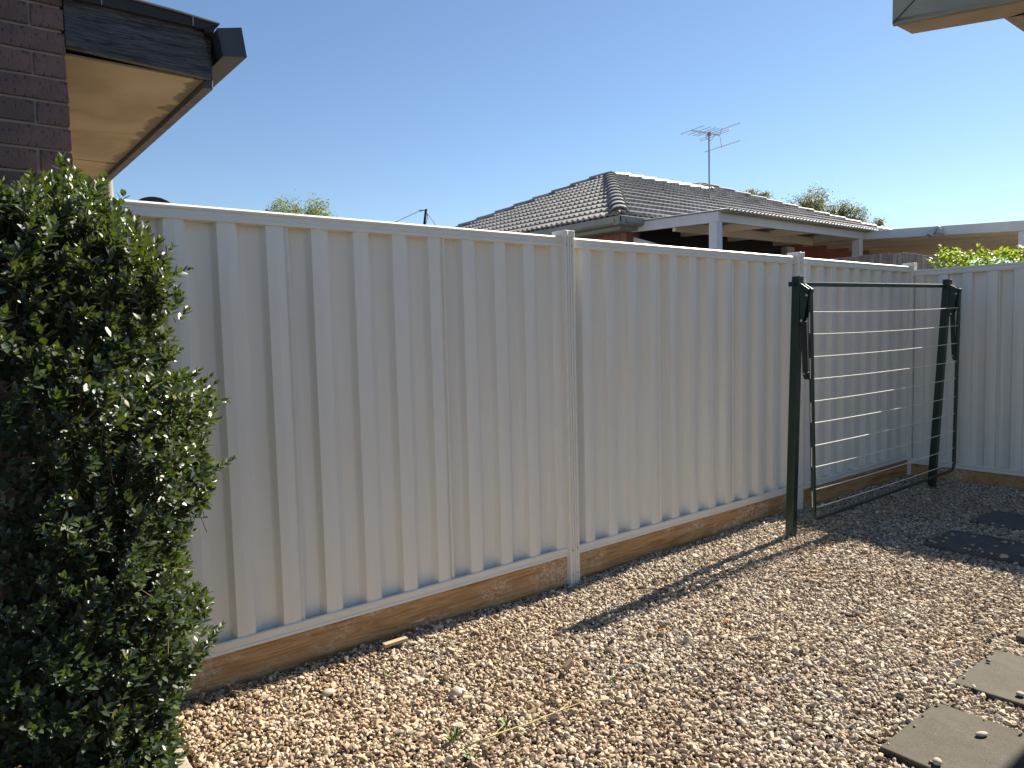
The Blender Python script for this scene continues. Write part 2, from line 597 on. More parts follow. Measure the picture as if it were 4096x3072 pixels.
def leaf_local(fold=0.25, curl=0.12):
    """unit leaf along +X, normal +Z; 8 vertices: base, L1, M1, R1, L2, M2, R2, tip"""
    return np.array([(0, 0, 0), (0.36, 0.5, fold * 0.5), (0.36, 0, 0.02), (0.36, -0.5, fold * 0.5),
                     (0.72, 0.40, fold * 0.4 - curl * 0.5), (0.72, 0, -curl * 0.5), (0.72, -0.40, fold * 0.4 - curl * 0.5), (1.0, 0, -curl)])


def leaves(pos, dirs, nrm, ln, wd, fold=0.25, curl=0.12):
    """arrays -> vertices, triangles"""
    pos, dirs, nrm = map(lambda a: np.asarray(a, float), (pos, dirs, nrm))
    ln, wd = np.asarray(ln, float), np.asarray(wd, float)
    d = dirs / np.linalg.norm(dirs, axis=1, keepdims=True)
    n = nrm - (nrm * d).sum(1, keepdims=True) * d
    n /= np.linalg.norm(n, axis=1, keepdims=True) + 1e-9
    s = np.cross(n, d)
    lv = leaf_local(fold, curl)
    V = pos[:, None, :] + d[:, None, :] * (lv[None, :, 0:1] * ln[:, None, None]) + s[:, None, :] * (lv[None, :, 1:2] * wd[:, None, None]) + n[:, None, :] * (lv[None, :, 2:3] * wd[:, None, None])
    T = LEAF_T[None] + (np.arange(len(pos)) * 8)[:, None, None]
    return V.reshape(-1, 3), T.reshape(-1, 3)


# ================================================================== SETTING
g = MB()
g.quad_pts([(-300, -300, -0.045), (300, -300, -0.045), (300, 300, -0.045), (-300, 300, -0.045)])
tag(g.build("ground", "soil"), kind="structure")
g = MB()
g.quad_pts([(6.2, 0.4, -0.04), (18.5, 0.4, -0.04), (18.5, 3.5, -0.04), (6.2, 3.5, -0.04)])
tag(g.build("neighbour_bounce_ground", "bounce_paving"), kind="structure")  # unseen pale ground, added to bounce light up under the patio and carport
g = MB()
g.quad_pts([(0.47, 0.06, -0.04), (6.1, 0.06, -0.04), (6.1, 9.0, -0.04), (0.47, 9.0, -0.04)])
tag(g.build("side_bounce_ground", "edging_concrete"), kind="structure")  # unseen pale ground beyond the fence, added to bounce light onto the soffit
# packed bedding under the gravel
g = MB()
g.quad_pts([(0.60, -5.2, -0.014), (7.2, -5.2, -0.014), (7.2, 0.03, -0.014), (0.60, 0.03, -0.014)])
tag(g.build("gravel_bed", "soil"), kind="structure")

# ================================================================== STEEL FENCES
PITCH_R = 0.197


def sheet_profile(x_right_edges, x0, x1, yo):
    """one corrugated sheet from x0 to x1; rib front right edges given. returns list of (x,y)"""
    pts = []
    rib, d = 0.076, 0.034
    for xr in x_right_edges:
        a = xr - rib
        # S-bend up to the rib, ridged rib face, crisp bend back down, shallow V in the pan
        for t in (0.0, 0.2, 0.4, 0.6, 0.8, 1.0):
            pts.append((a - 0.019 + 0.019 * t, yo + 0.040 * (1 - t ** 1.7)))
        pts += [(a + rib * 0.52, yo - 0.0036), (xr - 0.0022, yo - 0.0002), (xr + 0.0016, yo + 0.0028),
                (xr + 0.009, yo + 0.0345), (xr + 0.044, yo + 0.0440), (xr + 0.082, yo + 0.0415)]
    pts = sorted(pts)
    out = []
    # clip to the sheet, interpolating the ends
    def yat(x):
        for (xa, ya), (xb, yb) in zip(pts, pts[1:]):
            if xa <= x <= xb:
                return ya + (yb - ya) * (x - xa) / (xb - xa + 1e-9)
        return yo + d
    out.append((x0, yat(x0)))
    out += [p for p in pts if x0 < p[0] < x1]
    out.append((x1, yat(x1)))
    return out


TOP_PROF = [(0.004, 0.0), (-0.004, 0.002), (-0.006, 0.015), (0.0015, 0.020), (0.0015, 0.038), (-0.005, 0.041), (-0.006, 0.050), (0.002, 0.058), (0.052, 0.058), (0.057, 0.052), (0.057, 0.0)]
BOT_PROF = [(0.004, 0.0), (-0.003, 0.001), (-0.004, 0.014), (0.000, 0.016), (0.000, 0.030), (-0.003, 0.033), (-0.004, 0.045), (0.001, 0.050), (0.006, 0.050), (0.008, 0.030), (0.053, 0.030), (0.053, 0.050), (0.057, 0.050), (0.057, 0.0)]


def post_profile(w=0.073):
    h = w / 2
    L = [(-h, 0.058), (-h, -0.022), (-h + 0.002, -0.026), (-h + 0.012, -0.026), (-h + 0.0145, -0.018), (-h + 0.0215, -0.018), (-h + 0.024, -0.026),
         (-0.0035, -0.026), (-0.002, -0.022), (-0.0015, 0.02)]
    Rr = [(-a, b) for a, b in reversed(L)]
    return L + Rr


class Frame:
    """maps fence coordinates (along, out, up) to the world: along from origin, front faces 'front'"""
    def __init__(self, o, along, back):
        self.o, self.a, self.b = Vector(o), Vector(along), Vector(back)

    def __call__(self, s, d, z):
        p = self.o + self.a * s + self.b * d
        return (p.x, p.y, p.z + z)


def extrude_along(F, prof, s0, s1):
    m = MB()
    m.prism([F(s0, y, z) for y, z in prof], [F(s1, y, z) for y, z in prof])
    return m


def fence_bay(root, F, s0, s1, ztop, edges, seams, H=1.80, ground=-0.04):
    zb = ztop - H
    top = extrude_along(F, [(y, ztop - 0.058 + z) for y, z in TOP_PROF], s0, s1).build("top_rail", "fence_paint", root, bevel=0.0012)
    bot = extrude_along(F, [(y, zb + z) for y, z in BOT_PROF], s0, s1).build("bottom_rail", "fence_paint", root, bevel=0.0012)
    bounds = [s0] + [s for s in seams if s0 + 0.1 < s < s1 - 0.1] + [s1]
    for i in range(len(bounds) - 1):
        a, b = bounds[i], bounds[i + 1]
        lap = 0.0005 if i < len(bounds) - 2 else 0.0
        prof = sheet_profile(edges, a - (0.012 if i else 0), b + lap, 0.006 + (0.0 if i % 2 == 0 else 0.0))
        if i:   # this sheet starts beneath its neighbour
            prof = [(x, y + 0.0012) for x, y in prof]
        m = MB()
        n = len(prof)
        for x, y in prof:
            m.v.append(F(x, y, zb + 0.012)); m.v.append(F(x, y, ztop - 0.02))
        for k in range(n - 1):
            m.f.append((2 * k, 2 * k + 2, 2 * k + 3, 2 * k + 1))
        if lap:   # turned lip of the lap edge
            x, y = prof[-1]
            o = len(m.v)
            for dx, dy in ((0.0012, 0.008), (0.013, -0.002), (0.0165, -0.0012), (0.020, 0.010)):
                m.v += [F(x + dx, y + dy, zb + 0.012), F(x + dx, y + dy, ztop - 0.02)]
            m.f += [(2 * n - 2, o, o + 1, 2 * n - 1), (o, o + 2, o + 3, o + 1), (o + 2, o + 4, o + 5, o + 3), (o + 4, o + 6, o + 7, o + 5)]
        m.build("sheet", "fence_paint", root)
    # timber plinth under the rail
    m = MB()
    a, b = s0 + 0.001, s1 - 0.001
    pts = [(0.006, ground - 0.10), (0.006, zb - 0.004), (0.046, zb - 0.004), (0.046, ground - 0.10)]
    m.prism([F(a, y, z) for y, z in pts], [F(b, y, z) for y, z in pts])
    o = m.build("plinth_board", "sleeper_timber", root, bevel=0.003)
    tag(o, "brown timber plinth board below the steel sheets")


def fence_post(root, F, s, ztop, zbot=-0.1, screws=True, w=0.073):
    pr = post_profile(w)
    m = MB()
    m.prism([F(s + x, y, zbot) for x, y in pr], [F(s + x, y, ztop) for x, y in pr])
    p = m.build("post", "fence_paint", root, bevel=0.0008)
    # moulded cap with the profile's flutes and a rounded back
    m = MB()
    capn = []
    hw = w / 2 + 0.006
    outl = [(-hw, 0.075), (-hw - 0.002, 0.04), (-hw, -0.024), (-hw + 0.006, -0.031), (-0.016, -0.031), (-0.012, -0.027), (0.0, -0.027), (0.012, -0.027), (0.016, -0.031), (hw - 0.006, -0.031), (hw, -0.024), (hw + 0.002, 0.04), (hw, 0.075), (0.02, 0.085), (-0.02, 0.085)]
    m.prism([F(s + x, y, ztop - 0.016) for x, y in outl], [F(s + x * 0.97, y * 0.96, ztop + 0.020) for x, y in outl])
    m.build("cap", "fence_paint", p, bevel=0.006, seg=3)
    if screws:
        for dx, z in ((-0.018, ztop - 0.062), (0.018, ztop - 0.064), (-0.018, 0.19), (0.018, 0.20), (-0.018, 0.045), (0.018, 0.055)):
            m = MB()
            m.tube([F(s + dx, -0.0175, z), F(s + dx, -0.0265, z), F(s + dx, -0.0285, z)], 0.0048, 8)
            m.build("screw", "screw_metal", p)


FA = Frame((0, 0, 0), (1, 0, 0), (0, 1, 0))
fenceA = thing("steel_fence", (3.8, 0.02, 0), "long off-white corrugated steel fence running from the brick corner to the far corner", "fence")
X1, X2, X3 = 2.808, 5.208, 7.168
H1, H2, H3 = 1.956, 1.953, 1.949
fence_post(fenceA, FA, 0.412, 1.965, screws=False)
fence_bay(fenceA, FA, 0.447, X1 - 0.034, H1, [0.412 + PITCH_R * k for k in range(-1, 14)], [0.412 + PITCH_R * 4 + 0.001, 0.412 + PITCH_R * 8 + 0.001])
fence_post(fenceA, FA, X1, 1.967)
fence_bay(fenceA, FA, X1 + 0.034, X2 - 0.034, H2, [3.003 + 0.1945 * k for k in range(-2, 13)], [3.003 + 0.1945 * 3 + 0.001, 3.003 + 0.1945 * 7 + 0.001])
fence_post(fenceA, FA, X2, 1.964)
fence_bay(fenceA, FA, X2 + 0.034, X3 - 0.034, H3, [5.399 + 0.1965 * k for k in range(-1, 11)], [5.399 + 0.1965 * 3 + 0.001, 5.399 + 0.1965 * 7 + 0.001])
fence_post(fenceA, FA, X3, 1.961)

FB = Frame((X3 - 0.02, -0.0155, 0), (0, -1, 0), (1, 0, 0))
fenceB = thing("steel_fence", (X3, -2.4, 0), "off-white corrugated steel fence with leafy vine above it, behind the dark stepping stones", "fence")
fence_bay(fenceB, FB, 0.0, 2.33, 1.913, [0.0955 + 0.1965 * k for k in range(-1, 14)], [0.0955 + 0.1965 * 3 + 0.001, 0.0955 + 0.1965 * 7 + 0.001])
fence_post(fenceB, FB, 2.37, 1.925)
fence_bay(fenceB, FB, 2.41, 4.73, 1.913, [2.41 + 0.1965 * k for k in range(-1, 14)], [2.41 + 0.1965 * 4, 2.41 + 0.1965 * 8])
fence_post(fenceB, FB, 4.77, 1.925)

# ================================================================== BRICK HOUSE (left)
house = thing("brick_house", (0.0, 0.05, -0.04), "dark brown brick house corner with black eave board and stained soffit behind the hedge", "house")
WY = 0.05
CH = 0.083
XC = 0.452
wall = MB().box(-2.2, XC - 0.008, WY + 0.008, WY + 0.22, -0.06, 2.70).build("wall", "mortar", house)
MB().box(XC - 0.22, XC - 0.008, WY + 0.22, 6.0, -0.06, 2.46).build("side_wall", "mortar", house)
brick_meshes = {}


def brick_mesh(ln, h, dp, k):
    key = (round(ln, 3), k)
    if key in brick_meshes:
        return brick_meshes[key]
    bm = bmesh.new()
    bmesh.ops.create_cube(bm, size=1)
    rnd = random.Random(k * 17 + int(ln * 1000))
    for v in bm.verts:
        v.co = Vector((v.co.x * ln, v.co.y * dp, v.co.z * h)) + Vector((rnd.uniform(-.0015, .0015), rnd.uniform(-.001, .001), rnd.uniform(-.0012, .0012)))
    bmesh.ops.bevel(bm, geom=list(bm.edges), offset=0.0025, segments=1, affect='EDGES')
    me = bpy.data.meshes.new("brick")
    bm.to_mesh(me); bm.free()
    me.materials.append(MATS["brown_brick"])
    brick_meshes[key] = me
    return me


zj = 2.531          # a bed joint measured at the corner
row0 = -31
for r in range(row0, 3):
    zc = zj + r * CH + CH / 2
    if zc < -0.02 or zc > 2.66:
        continue
    x = XC
    first = True
    half = (r % 2 == 0)
    k = 0
    while x > -0.75:
        ln = 0.098 if (first and half) else 0.220
        # the measured pattern: joint 104 mm in on alternate courses
        me = brick_mesh(ln, CH - 0.010, 0.06, (r * 3 + k) % 5)
        share("brick", me, wall, Matrix.Translation((x - ln / 2, WY + 0.030, zc)))
        x -= ln + 0.010
        first = False
        k += 1

# boxed eave end, soffit, fascia, gutter, low roof
ZS = 2.462
bb = MB()
pts = [(XC + 0.002, 2.482), (0.950, 2.464), (0.944, 2.56), (0.929, 2.640), (0.90, 2.646), (XC + 0.002, 2.664)]
bb.prism([(x, WY - 0.004, z) for x, z in pts], [(x, WY + 0.026, z) for x, z in pts])
tag(bb.build("eave_board", "weathered_black_board", house, bevel=0.003), "weathered black timber board with deep grain")
s1 = MB().box(XC - 0.02, 0.9285, WY + 0.028, 1.764, ZS, ZS + 0.008).build("soffit", "soffit_stained", house)
tag(s1, "tan soffit sheet with brown water stains")
MB().box(XC - 0.02, 0.9285, 1.778, 4.6, ZS, ZS + 0.008).build("soffit", "soffit_stained", house)
MB().box(XC - 0.02, 0.9285, 1.75, 1.79, ZS + 0.0085, ZS + 0.03).build("joint_dark_strip", "black_metal", house)  # black strip added above the joint so its gap looks dark
fb = MB().box(0.930, 0.966, WY + 0.03, 4.6, 2.436, 2.64).build("fascia", "weathered_black_board", house, bevel=0.003)
gt = MB()
gp = [(0.985, 2.545), (1.078, 2.560), (1.062, 2.672), (1.056, 2.672), (1.068, 2.566), (0.992, 2.553), (0.972, 2.645), (0.966, 2.645)]
gt.prism([(x, 0.0, z) for x, z in gp], [(x, 4.6, z) for x, z in gp])
gut = gt.build("gutter", "dark_gutter", house)
ec = MB()
ep = [(0.985, 2.545), (1.078, 2.560), (1.062, 2.672), (0.966, 2.648)]
ec.prism([(x, -0.004, z) for x, z in ep], [(x, 0.003, z) for x, z in ep])
ec.build("end_cap", "dark_gutter", gut)
MB().bar((0.957, 0.9, 2.60), (0.985, 0.9, 2.585), 0.02, 0.03).build("bracket", "dark_gutter", gut)
# roof deck: low pitched pan sheets, with upstand ribs against a black fill below the lit lip
rf = MB()
rp = [(-2.2, 2.788), (0.62, 2.697), (0.83, 2.690), (0.985, 2.678), (0.985, 2.674), (0.83, 2.685), (0.62, 2.692), (-2.2, 2.783)]
rf.prism([(x, 0.018, z) for x, z in rp], [(x, 6.0, z) for x, z in rp])
roof = rf.build("roof_sheet", "roof_sheet_grey", house)
for k, xr in enumerate((0.885, 0.572, 0.26, -0.05)):
    zz = 2.683 + (0.885 - xr) * 0.03
    MB().box(xr - 0.0015, xr + 0.0015, 0.021, 0.027, 2.647, zz).build("rib", "roof_sheet_grey", roof)
rb = MB()
rb.prism([(-2.2, 0.026, 2.66), (0.925, 0.026, 2.646), (0.975, 0.026, 2.672), (0.62, 0.026, 2.690), (-2.2, 0.026, 2.781)], [(-2.2, 6.0, 2.66), (0.925, 6.0, 2.646), (0.975, 6.0, 2.672), (0.62, 6.0, 2.690), (-2.2, 6.0, 2.781)])
rb.build("roof_gap_shade", "black_metal", house)  # black fill standing in for the shade under the roof sheet
rl = MB()
rl.prism([(0.93, 0.03, 2.672), (0.978, 0.03, 2.674), (0.962, 0.03, 2.640), (0.93, 0.03, 2.640)], [(0.93, 6.0, 2.672), (0.978, 6.0, 2.674), (0.962, 6.0, 2.640), (0.93, 6.0, 2.640)])
rl.build("roof_lip", "black_metal", roof)
MB().tube([(0.965, 2.32, -0.04), (0.965, 2.32, 2.50), (0.99, 2.32, 2.56)], 0.04, 12).build("downpipe", "fascia_grey", house, smooth='auto')

# ================================================================== EAVE OVERHEAD (right)
patio = thing("patio_roof", (5.4, -2.9, -0.04), "weathered grey fascia corner with tan underside jutting in overhead against the sky", "roof")
ZR = 2.40
A, B, Cc = (2.504, -1.885), (2.648, -1.885), (2.765, -2.117)
E1 = (2.504 + 0.40 * 1.3 / 0.92, -1.885 - 1.3)
E2 = (Cc[0] + 0.45 * 1.05, Cc[1] - 1.05)
m = MB()
pl = [A, B, Cc, E2, E1]
m.prism([(x, y, ZR) for x, y in pl], [(x, y, ZR + 0.012) for x, y in pl])
m.build("underside", "underside_tan", patio)
fdir = (Vector(E1) - Vector(A)).normalized()
fn = Vector((-fdir.y, fdir.x))
m = MB()
q0, q1 = Vector(A), Vector(E1)
off = Vector((-0.92, -0.40)) * 0.004
m.prism([(q0.x, q0.y, ZR - 0.004), (q1.x, q1.y, ZR - 0.004), (q1.x + 0.02, q1.y + 0.006, ZR - 0.004), (q0.x + 0.02, q0.y + 0.006, ZR - 0.004)],
        [(q0.x, q0.y, ZR + 0.24), (q1.x, q1.y, ZR + 0.24), (q1.x + 0.02, q1.y + 0.006, ZR + 0.24), (q0.x + 0.02, q0.y + 0.006, ZR + 0.24)])
fa = m.build("fascia", "fascia_grey", patio, bevel=0.002)
# mitre seam and its screw
sa = Vector((A[0], A[1], ZR)); 
p0 = sa + Vector((fdir.x, fdir.y, 0)) * 0.002
p1 = sa + Vector((fdir.x, fdir.y, 0)) * 0.075 + Vector((0, 0, 0.072))
nrm2 = Vector((-0.92, -0.40, 0)) * 0.0015
MB().bar(p0 + nrm2, p1 + nrm2, 0.003, 0.003).build("seam", "dark_gutter", fa)
MB().tube([p1 + nrm2 * -1, p1 + nrm2 * 3], 0.006, 10).build("screw", "screw_metal", fa)
MB().box(A[0] + 0.004, B[0], A[1] - 0.006, A[1], ZR + 0.013, ZR + 0.24).build("end_fascia", "fascia_grey", patio)
# main eave along the yard and the roof above it
ml = MB()
ml.box(Cc[0] + 0.002, 9.0, Cc[1] - 0.14, Cc[1], ZR + 0.0, ZR + 0.012)
ml.build("soffit", "underside_tan", patio)
MB().box(Cc[0] + 0.004, 9.0, Cc[1] - 0.02, Cc[1] - 0.002, ZR + 0.014, ZR + 0.24).build("gutter", "fascia_grey", patio)
m = MB()
rp = [(A[0] + 0.01, A[1] - 0.01), (B[0], A[1] - 0.01), (Cc[0], Cc[1] - 0.005), (9.0, Cc[1] - 0.005), (9.0, -5.2), (3.1, -5.2), (E1[0] + 0.02, E1[1])]
m.prism([(x, y, ZR + 0.243) for x, y in rp], [(x, y, ZR + 0.27) for x, y in rp])
m.build("roof_sheet", "roof_sheet_grey", patio)
for px, py in ((3.6, -2.75), (8.8, -2.5), (3.6, -5.0), (8.8, -5.0)):
    MB().box(px - 0.05, px + 0.05, py - 0.05, py + 0.05, -0.05, ZR + 0.243).build("post", "fascia_grey", patio)

# ================================================================== EDGING AND GARDEN BED
m = MB()
n = 18
bp, tp = [], []
for k in range(n + 1):
    y = -0.03 - k * 0.09
    j = 0.006 * math.sin(k * 2.3) + random.uniform(-.004, .004)
    bp.append((0.538 + j, y)); tp.append((0.610 + j * 0.6 - 0.001 * k, y))
o = len(m.v)
for (xa, ya), (xb, yb) in zip(bp, tp):
    zz = 0.030 + random.uniform(-.006, .006)
    m.v += [(xa, ya, -0.06), (xa + 0.004, ya, zz), (xb - 0.004, yb, zz + random.uniform(-.004, .003)), (xb, yb, -0.06)]
for k in range(n):
    a = o + 4 * k
    for i in range(3):
        m.f.append((a + i, a + i + 1, a + i + 5, a + i + 4))
m.f.append((o, o + 1, o + 2, o + 3)); m.f.append((o + 4 * n + 3, o + 4 * n + 2, o + 4 * n + 1, o + 4 * n))
e = m.build("garden_edging", "edging_concrete", None, bevel=0.004)
tag(e, "rough concrete edging strip between hedge bed and gravel", "edging")
# bed soil mound
nx, ny = 40, 34
V = []; T = []
for j in range(ny):
    for i in range(nx):
        x = -1.5 + (0.539 + 1.5) * i / (nx - 1); y = -1.7 + 1.745 * j / (ny - 1)
        V.append((x, y, 0.006 + 0.014 * math.sin(x * 9 + y * 5) + random.uniform(-.006, .008)))
for j in range(ny - 1):
    for i in range(nx - 1):
        a = j * nx + i
        T += [(a, a + 1, a + nx + 1), (a, a + nx + 1, a + nx)]
tag(tri_mesh("garden_soil", V, T, "soil", smooth=True), kind="structure")

# ================================================================== PAVERS
PAV = []


def paver(x0, x1, y0, y1, z, rot, mat, label):
    root_c = ((x0 + x1) / 2, (y0 + y1) / 2)
    bm = bmesh.new()
    bmesh.ops.create_cube(bm, size=1)
    for v in bm.verts:
        v.co = Vector((v.co.x * (x1 - x0) + random.uniform(-.004, .004), v.co.y * (y1 - y0) + random.uniform(-.004, .004), v.co.z * 0.045))
    bmesh.ops.subdivide_edges(bm, edges=list(bm.edges), cuts=4, use_grid_fill=True)
    for v in bm.verts:
        v.co += Vector((random.uniform(-.0016, .0016), random.uniform(-.0016, .0016), random.uniform(-.0008, .0008)))
    me = bpy.data.meshes.new("paver"); bm.to_mesh(me); bm.free()
    me.materials.append(MATS[mat])
    o = bpy.data.objects.new("paver", me)
    o.location = (root_c[0], root_c[1], z - 0.0225)
    o.rotation_euler = (random.uniform(-.008, .008), random.uniform(-.008, .008), rot)
    b = o.modifiers.new("bevel", 'BEVEL'); b.width = 0.005; b.segments = 2; b.limit_method = 'ANGLE'; b.angle_limit = 0.8
    col.objects.link(o)
    PAV.append((x0, x1, y0, y1))
    return tag(o, label, "paver", "stepping stones laid in the gravel")


paver(2.40, 2.855, -2.56, -1.918, 0.026, 0.0, "concrete", "sunlit concrete paver with a round pebble and a long pebble on it")
paver(3.065, 3.52, -2.54, -1.898, 0.026, 0.01, "concrete", "sunlit concrete paver with one small pebble near its edge")
paver(3.728, 4.18, -2.54, -1.902, 0.026, 0.0, "concrete", "concrete paver between the sunlit pavers and the shaded dark ones")
paver(4.93, 5.385, -1.78, -1.035, 0.020, 0.0, "concrete_in_shade", "dark shaded paver strewn with loose pebbles")
paver(5.68, 6.14, -1.78, -1.03, 0.020, 0.0, "concrete_in_shade", "clean dark paver in shade next to the far fence")

# ================================================================== GRAVEL (stuff)
peb_meshes = []
for k in range(9):
    bm = bmesh.new()
    bmesh.ops.create_icosphere(bm, subdivisions=2, radius=1)
    rnd = random.Random(100 + k)
    ph = [rnd.uniform(0, 6.28) for _ in range(6)]
    cuts = [(Vector((rnd.gauss(0, 1), rnd.gauss(0, 1), rnd.gauss(0, 1))).normalized(), rnd.uniform(0.50, 0.85)) for _ in range(7 if k % 3 else 12)]
    for v in bm.verts:
        p = v.co.copy()
        rr = 1 + 0.10 * math.sin(2.3 * p.x + ph[0]) + 0.09 * math.sin(2.9 * p.y + ph[1]) + 0.08 * math.sin(3.1 * p.z + ph[2])
        p *= rr
        for nn, dd in cuts:
            t = p.dot(nn)
            if t > dd:
                p -= nn * (t - dd) * 0.92
        v.co = p
    me = bpy.data.meshes.new("pebble_shape"); bm.to_mesh(me); bm.free()
    me.polygons.foreach_set("use_smooth", [True] * len(me.polygons))
    me.set_sharp_from_angle(angle=math.radians(32))
    me.materials.append(MATS["pebble"])
    peb_meshes.append(bpy.data.objects.new("pebble_shape", me))


def ground_h(x, y):
    """gentle humps of the raked gravel, heaped a little against the plinth"""
    return (0.010 * np.sin(1.7 * x + 0.6) * np.cos(2.1 * y + 0.3) + 0.006 * np.sin(4.3 * x + 3.1 * y) + 0.009 * np.exp(-((y + 0.0) / 0.10) ** 2) * (0.5 + 0.5 * np.sin(x * 1.3 + 0.4)))


def gravel_points(x0, x1, y0, y1, sp):
    xs = np.arange(x0, x1, sp); ys = np.arange(y0, y1, sp)
    X, Y = np.meshgrid(xs, ys)
    X = X.ravel() + rng.uniform(-.6, .6, X.size) * sp; Y = Y.ravel() + rng.uniform(-.6, .6, Y.size) * sp
    return X, Y


Xa, Ya = gravel_points(0.625, 7.15, -2.75, -0.005, 0.0106)
Xb, Yb = gravel_points(0.625, 7.15, -4.9, -2.76, 0.021)
Xc, Yc = gravel_points(0.63, 7.10, -2.75, -0.03, 0.055)
X = np.concatenate([Xa, Xb, Xc]); Y = np.concatenate([Ya, Yb, Yc])
lay = np.concatenate([np.zeros(len(Xa)), np.zeros(len(Xb)), np.ones(len(Xc))])
keep = (X > 0.622) & (Y < -0.004) & (X < 7.155)
on_rim = np.zeros(X.size, bool)
# leave the pavers clear, apart from pebbles kicked over their rims
for k, (x0, x1, y0, y1) in enumerate(PAV):
    mgn = -0.006
    ins = (X > x0 + mgn) & (X < x1 - mgn) & (Y > y0 + mgn) & (Y < y1 - mgn)
    deep = (X > x0 + 0.035) & (X < x1 - 0.035) & (Y > y0 + 0.035) & (Y < y1 - 0.035)
    spill = ins & ~deep & (rng.random(X.size) < 0.05)
    on_rim |= spill
    keep &= ~ins | spill
# bare patches of soil show through by the plinth
keep &= ~((((X - 1.30) / 0.16) ** 2 + ((Y + 0.17) / 0.055) ** 2 < 1) & (rng.random(X.size) < 0.45))
X, Y, lay, on_rim = X[keep], Y[keep], lay[keep], on_rim[keep]
n = len(X)
size = np.clip(rng.lognormal(math.log(0.0070), 0.33, n), 0.0032, 0.0155)
size = np.where(lay > 0, size * 1.25, size)
Z = ground_h(X, Y) + rng.uniform(-0.009, 0.009, n) + lay * 0.008
Z = np.where(on_rim, 0.026 + size * 0.55, Z)
co = np.stack([X, Y, Z], 1)
me = bpy.data.meshes.new("gravel")
me.vertices.add(n); me.vertices.foreach_set("co", co.astype(np.float32).ravel())
rot = np.stack([rng.normal(0, 0.42, n), rng.normal(0, 0.42, n), rng.uniform(0, 6.28, n)], 1)
scl = np.stack([size * rng.uniform(1.0, 1.6, n), size * rng.uniform(0.8, 1.05, n), size * rng.uniform(0.6, 0.95, n)], 1)
a = me.attributes.new("rot", 'FLOAT_VECTOR', 'POINT'); a.data.foreach_set("vector", rot.astype(np.float32).ravel())
a = me.attributes.new("scl", 'FLOAT_VECTOR', 'POINT'); a.data.foreach_set("vector", scl.astype(np.float32).ravel())
a = me.attributes.new("idx", 'INT', 'POINT'); a.data.foreach_set("value", rng.integers(0, len(peb_meshes), n).astype(np.int32))
me.materials.append(MATS["pebble"])
gravel = bpy.data.objects.new("gravel", me)
col.objects.link(gravel)
tag(gravel, "tan and cream river pebble gravel covering the yard", "gravel", kind="stuff")
gn = bpy.data.node_groups.new("pebbles", 'GeometryNodeTree')
gn.interface.new_socket("Geometry", in_out='INPUT', socket_type='NodeSocketGeometry')
gn.interface.new_socket("Geometry", in_out='OUTPUT', socket_type='NodeSocketGeometry')
gi = gn.nodes.new("NodeGroupInput"); go = gn.nodes.new("NodeGroupOutput")
inst = gn.nodes.new("GeometryNodeInstanceOnPoints")
g2i = gn.nodes.new("GeometryNodeGeometryToInstance")
for ob in peb_meshes:
    oi = gn.nodes.new("GeometryNodeObjectInfo"); oi.inputs[0].default_value = ob
    gn.links.new(oi.outputs["Geometry"], g2i.inputs[0])


def named(nm, typ):
    a = gn.nodes.new("GeometryNodeInputNamedAttribute"); a.data_type = typ; a.inputs[0].default_value = nm
    return a.outputs[0]


e2r = gn.nodes.new("FunctionNodeEulerToRotation")
gn.links.new(named("rot", 'FLOAT_VECTOR'), e2r.inputs[0])
gn.links.new(gi.outputs[0], inst.inputs["Points"])
gn.links.new(g2i.outputs[0], inst.inputs["Instance"])
inst.inputs["Pick Instance"].default_value = True
gn.links.new(named("idx", 'INT'), inst.inputs["Instance Index"])
gn.links.new(e2r.outputs[0], inst.inputs["Rotation"])
gn.links.new(named("scl", 'FLOAT_VECTOR'), inst.inputs["Scale"])
gn.links.new(inst.outputs[0], go.inputs[0])
md = gravel.modifiers.new("pebbles", 'NODES'); md.node_group = gn

# ================================================================== CLOTHESLINE
cl = thing("folding_clothesline", (4.5, -0.37, 0), "dark green folding clothesline frame with white wires folded down in front of the fence", "clothesline")


def cl_post(foot, top):
    f, t = Vector(foot), Vector(top)
    m = MB(); m.bar(f + (f - t).normalized() * 0.08, t, 0.055, 0.055, (0, 1, 0))
    p = m.build("post", "green_paint", cl, bevel=0.004)
    m = MB(); m.bar(t, t + Vector((0, 0, 0.006)), 0.058, 0.058, (0, 1, 0))
    m.build("cap", "green_plastic", p, bevel=0.002)
    return p


NF, NT = Vector((4.497, -0.362, 0.0)), Vector((4.500, -0.405, 1.748))
PF, PT = Vector((6.722, -0.372, -0.02)), Vector((6.722, -0.470, 1.780))
cl_post(NF, NT); cl_post(PF, PT)
# cross bar through both posts
ct0 = NT + Vector((-0.065, 0.012, -0.046)); ct1 = PT + Vector((0.05, 0.012, -0.048))
MB().bar(ct0, ct1, 0.028, 0.028).build("top_bar", "green_paint", cl, bevel=0.003)
MB().bar(ct0 + Vector((-0.004, 0, 0)), ct0 + Vector((0.004, 0, 0)), 0.031, 0.031).build("bar_cap", "green_plastic", cl, bevel=0.002)
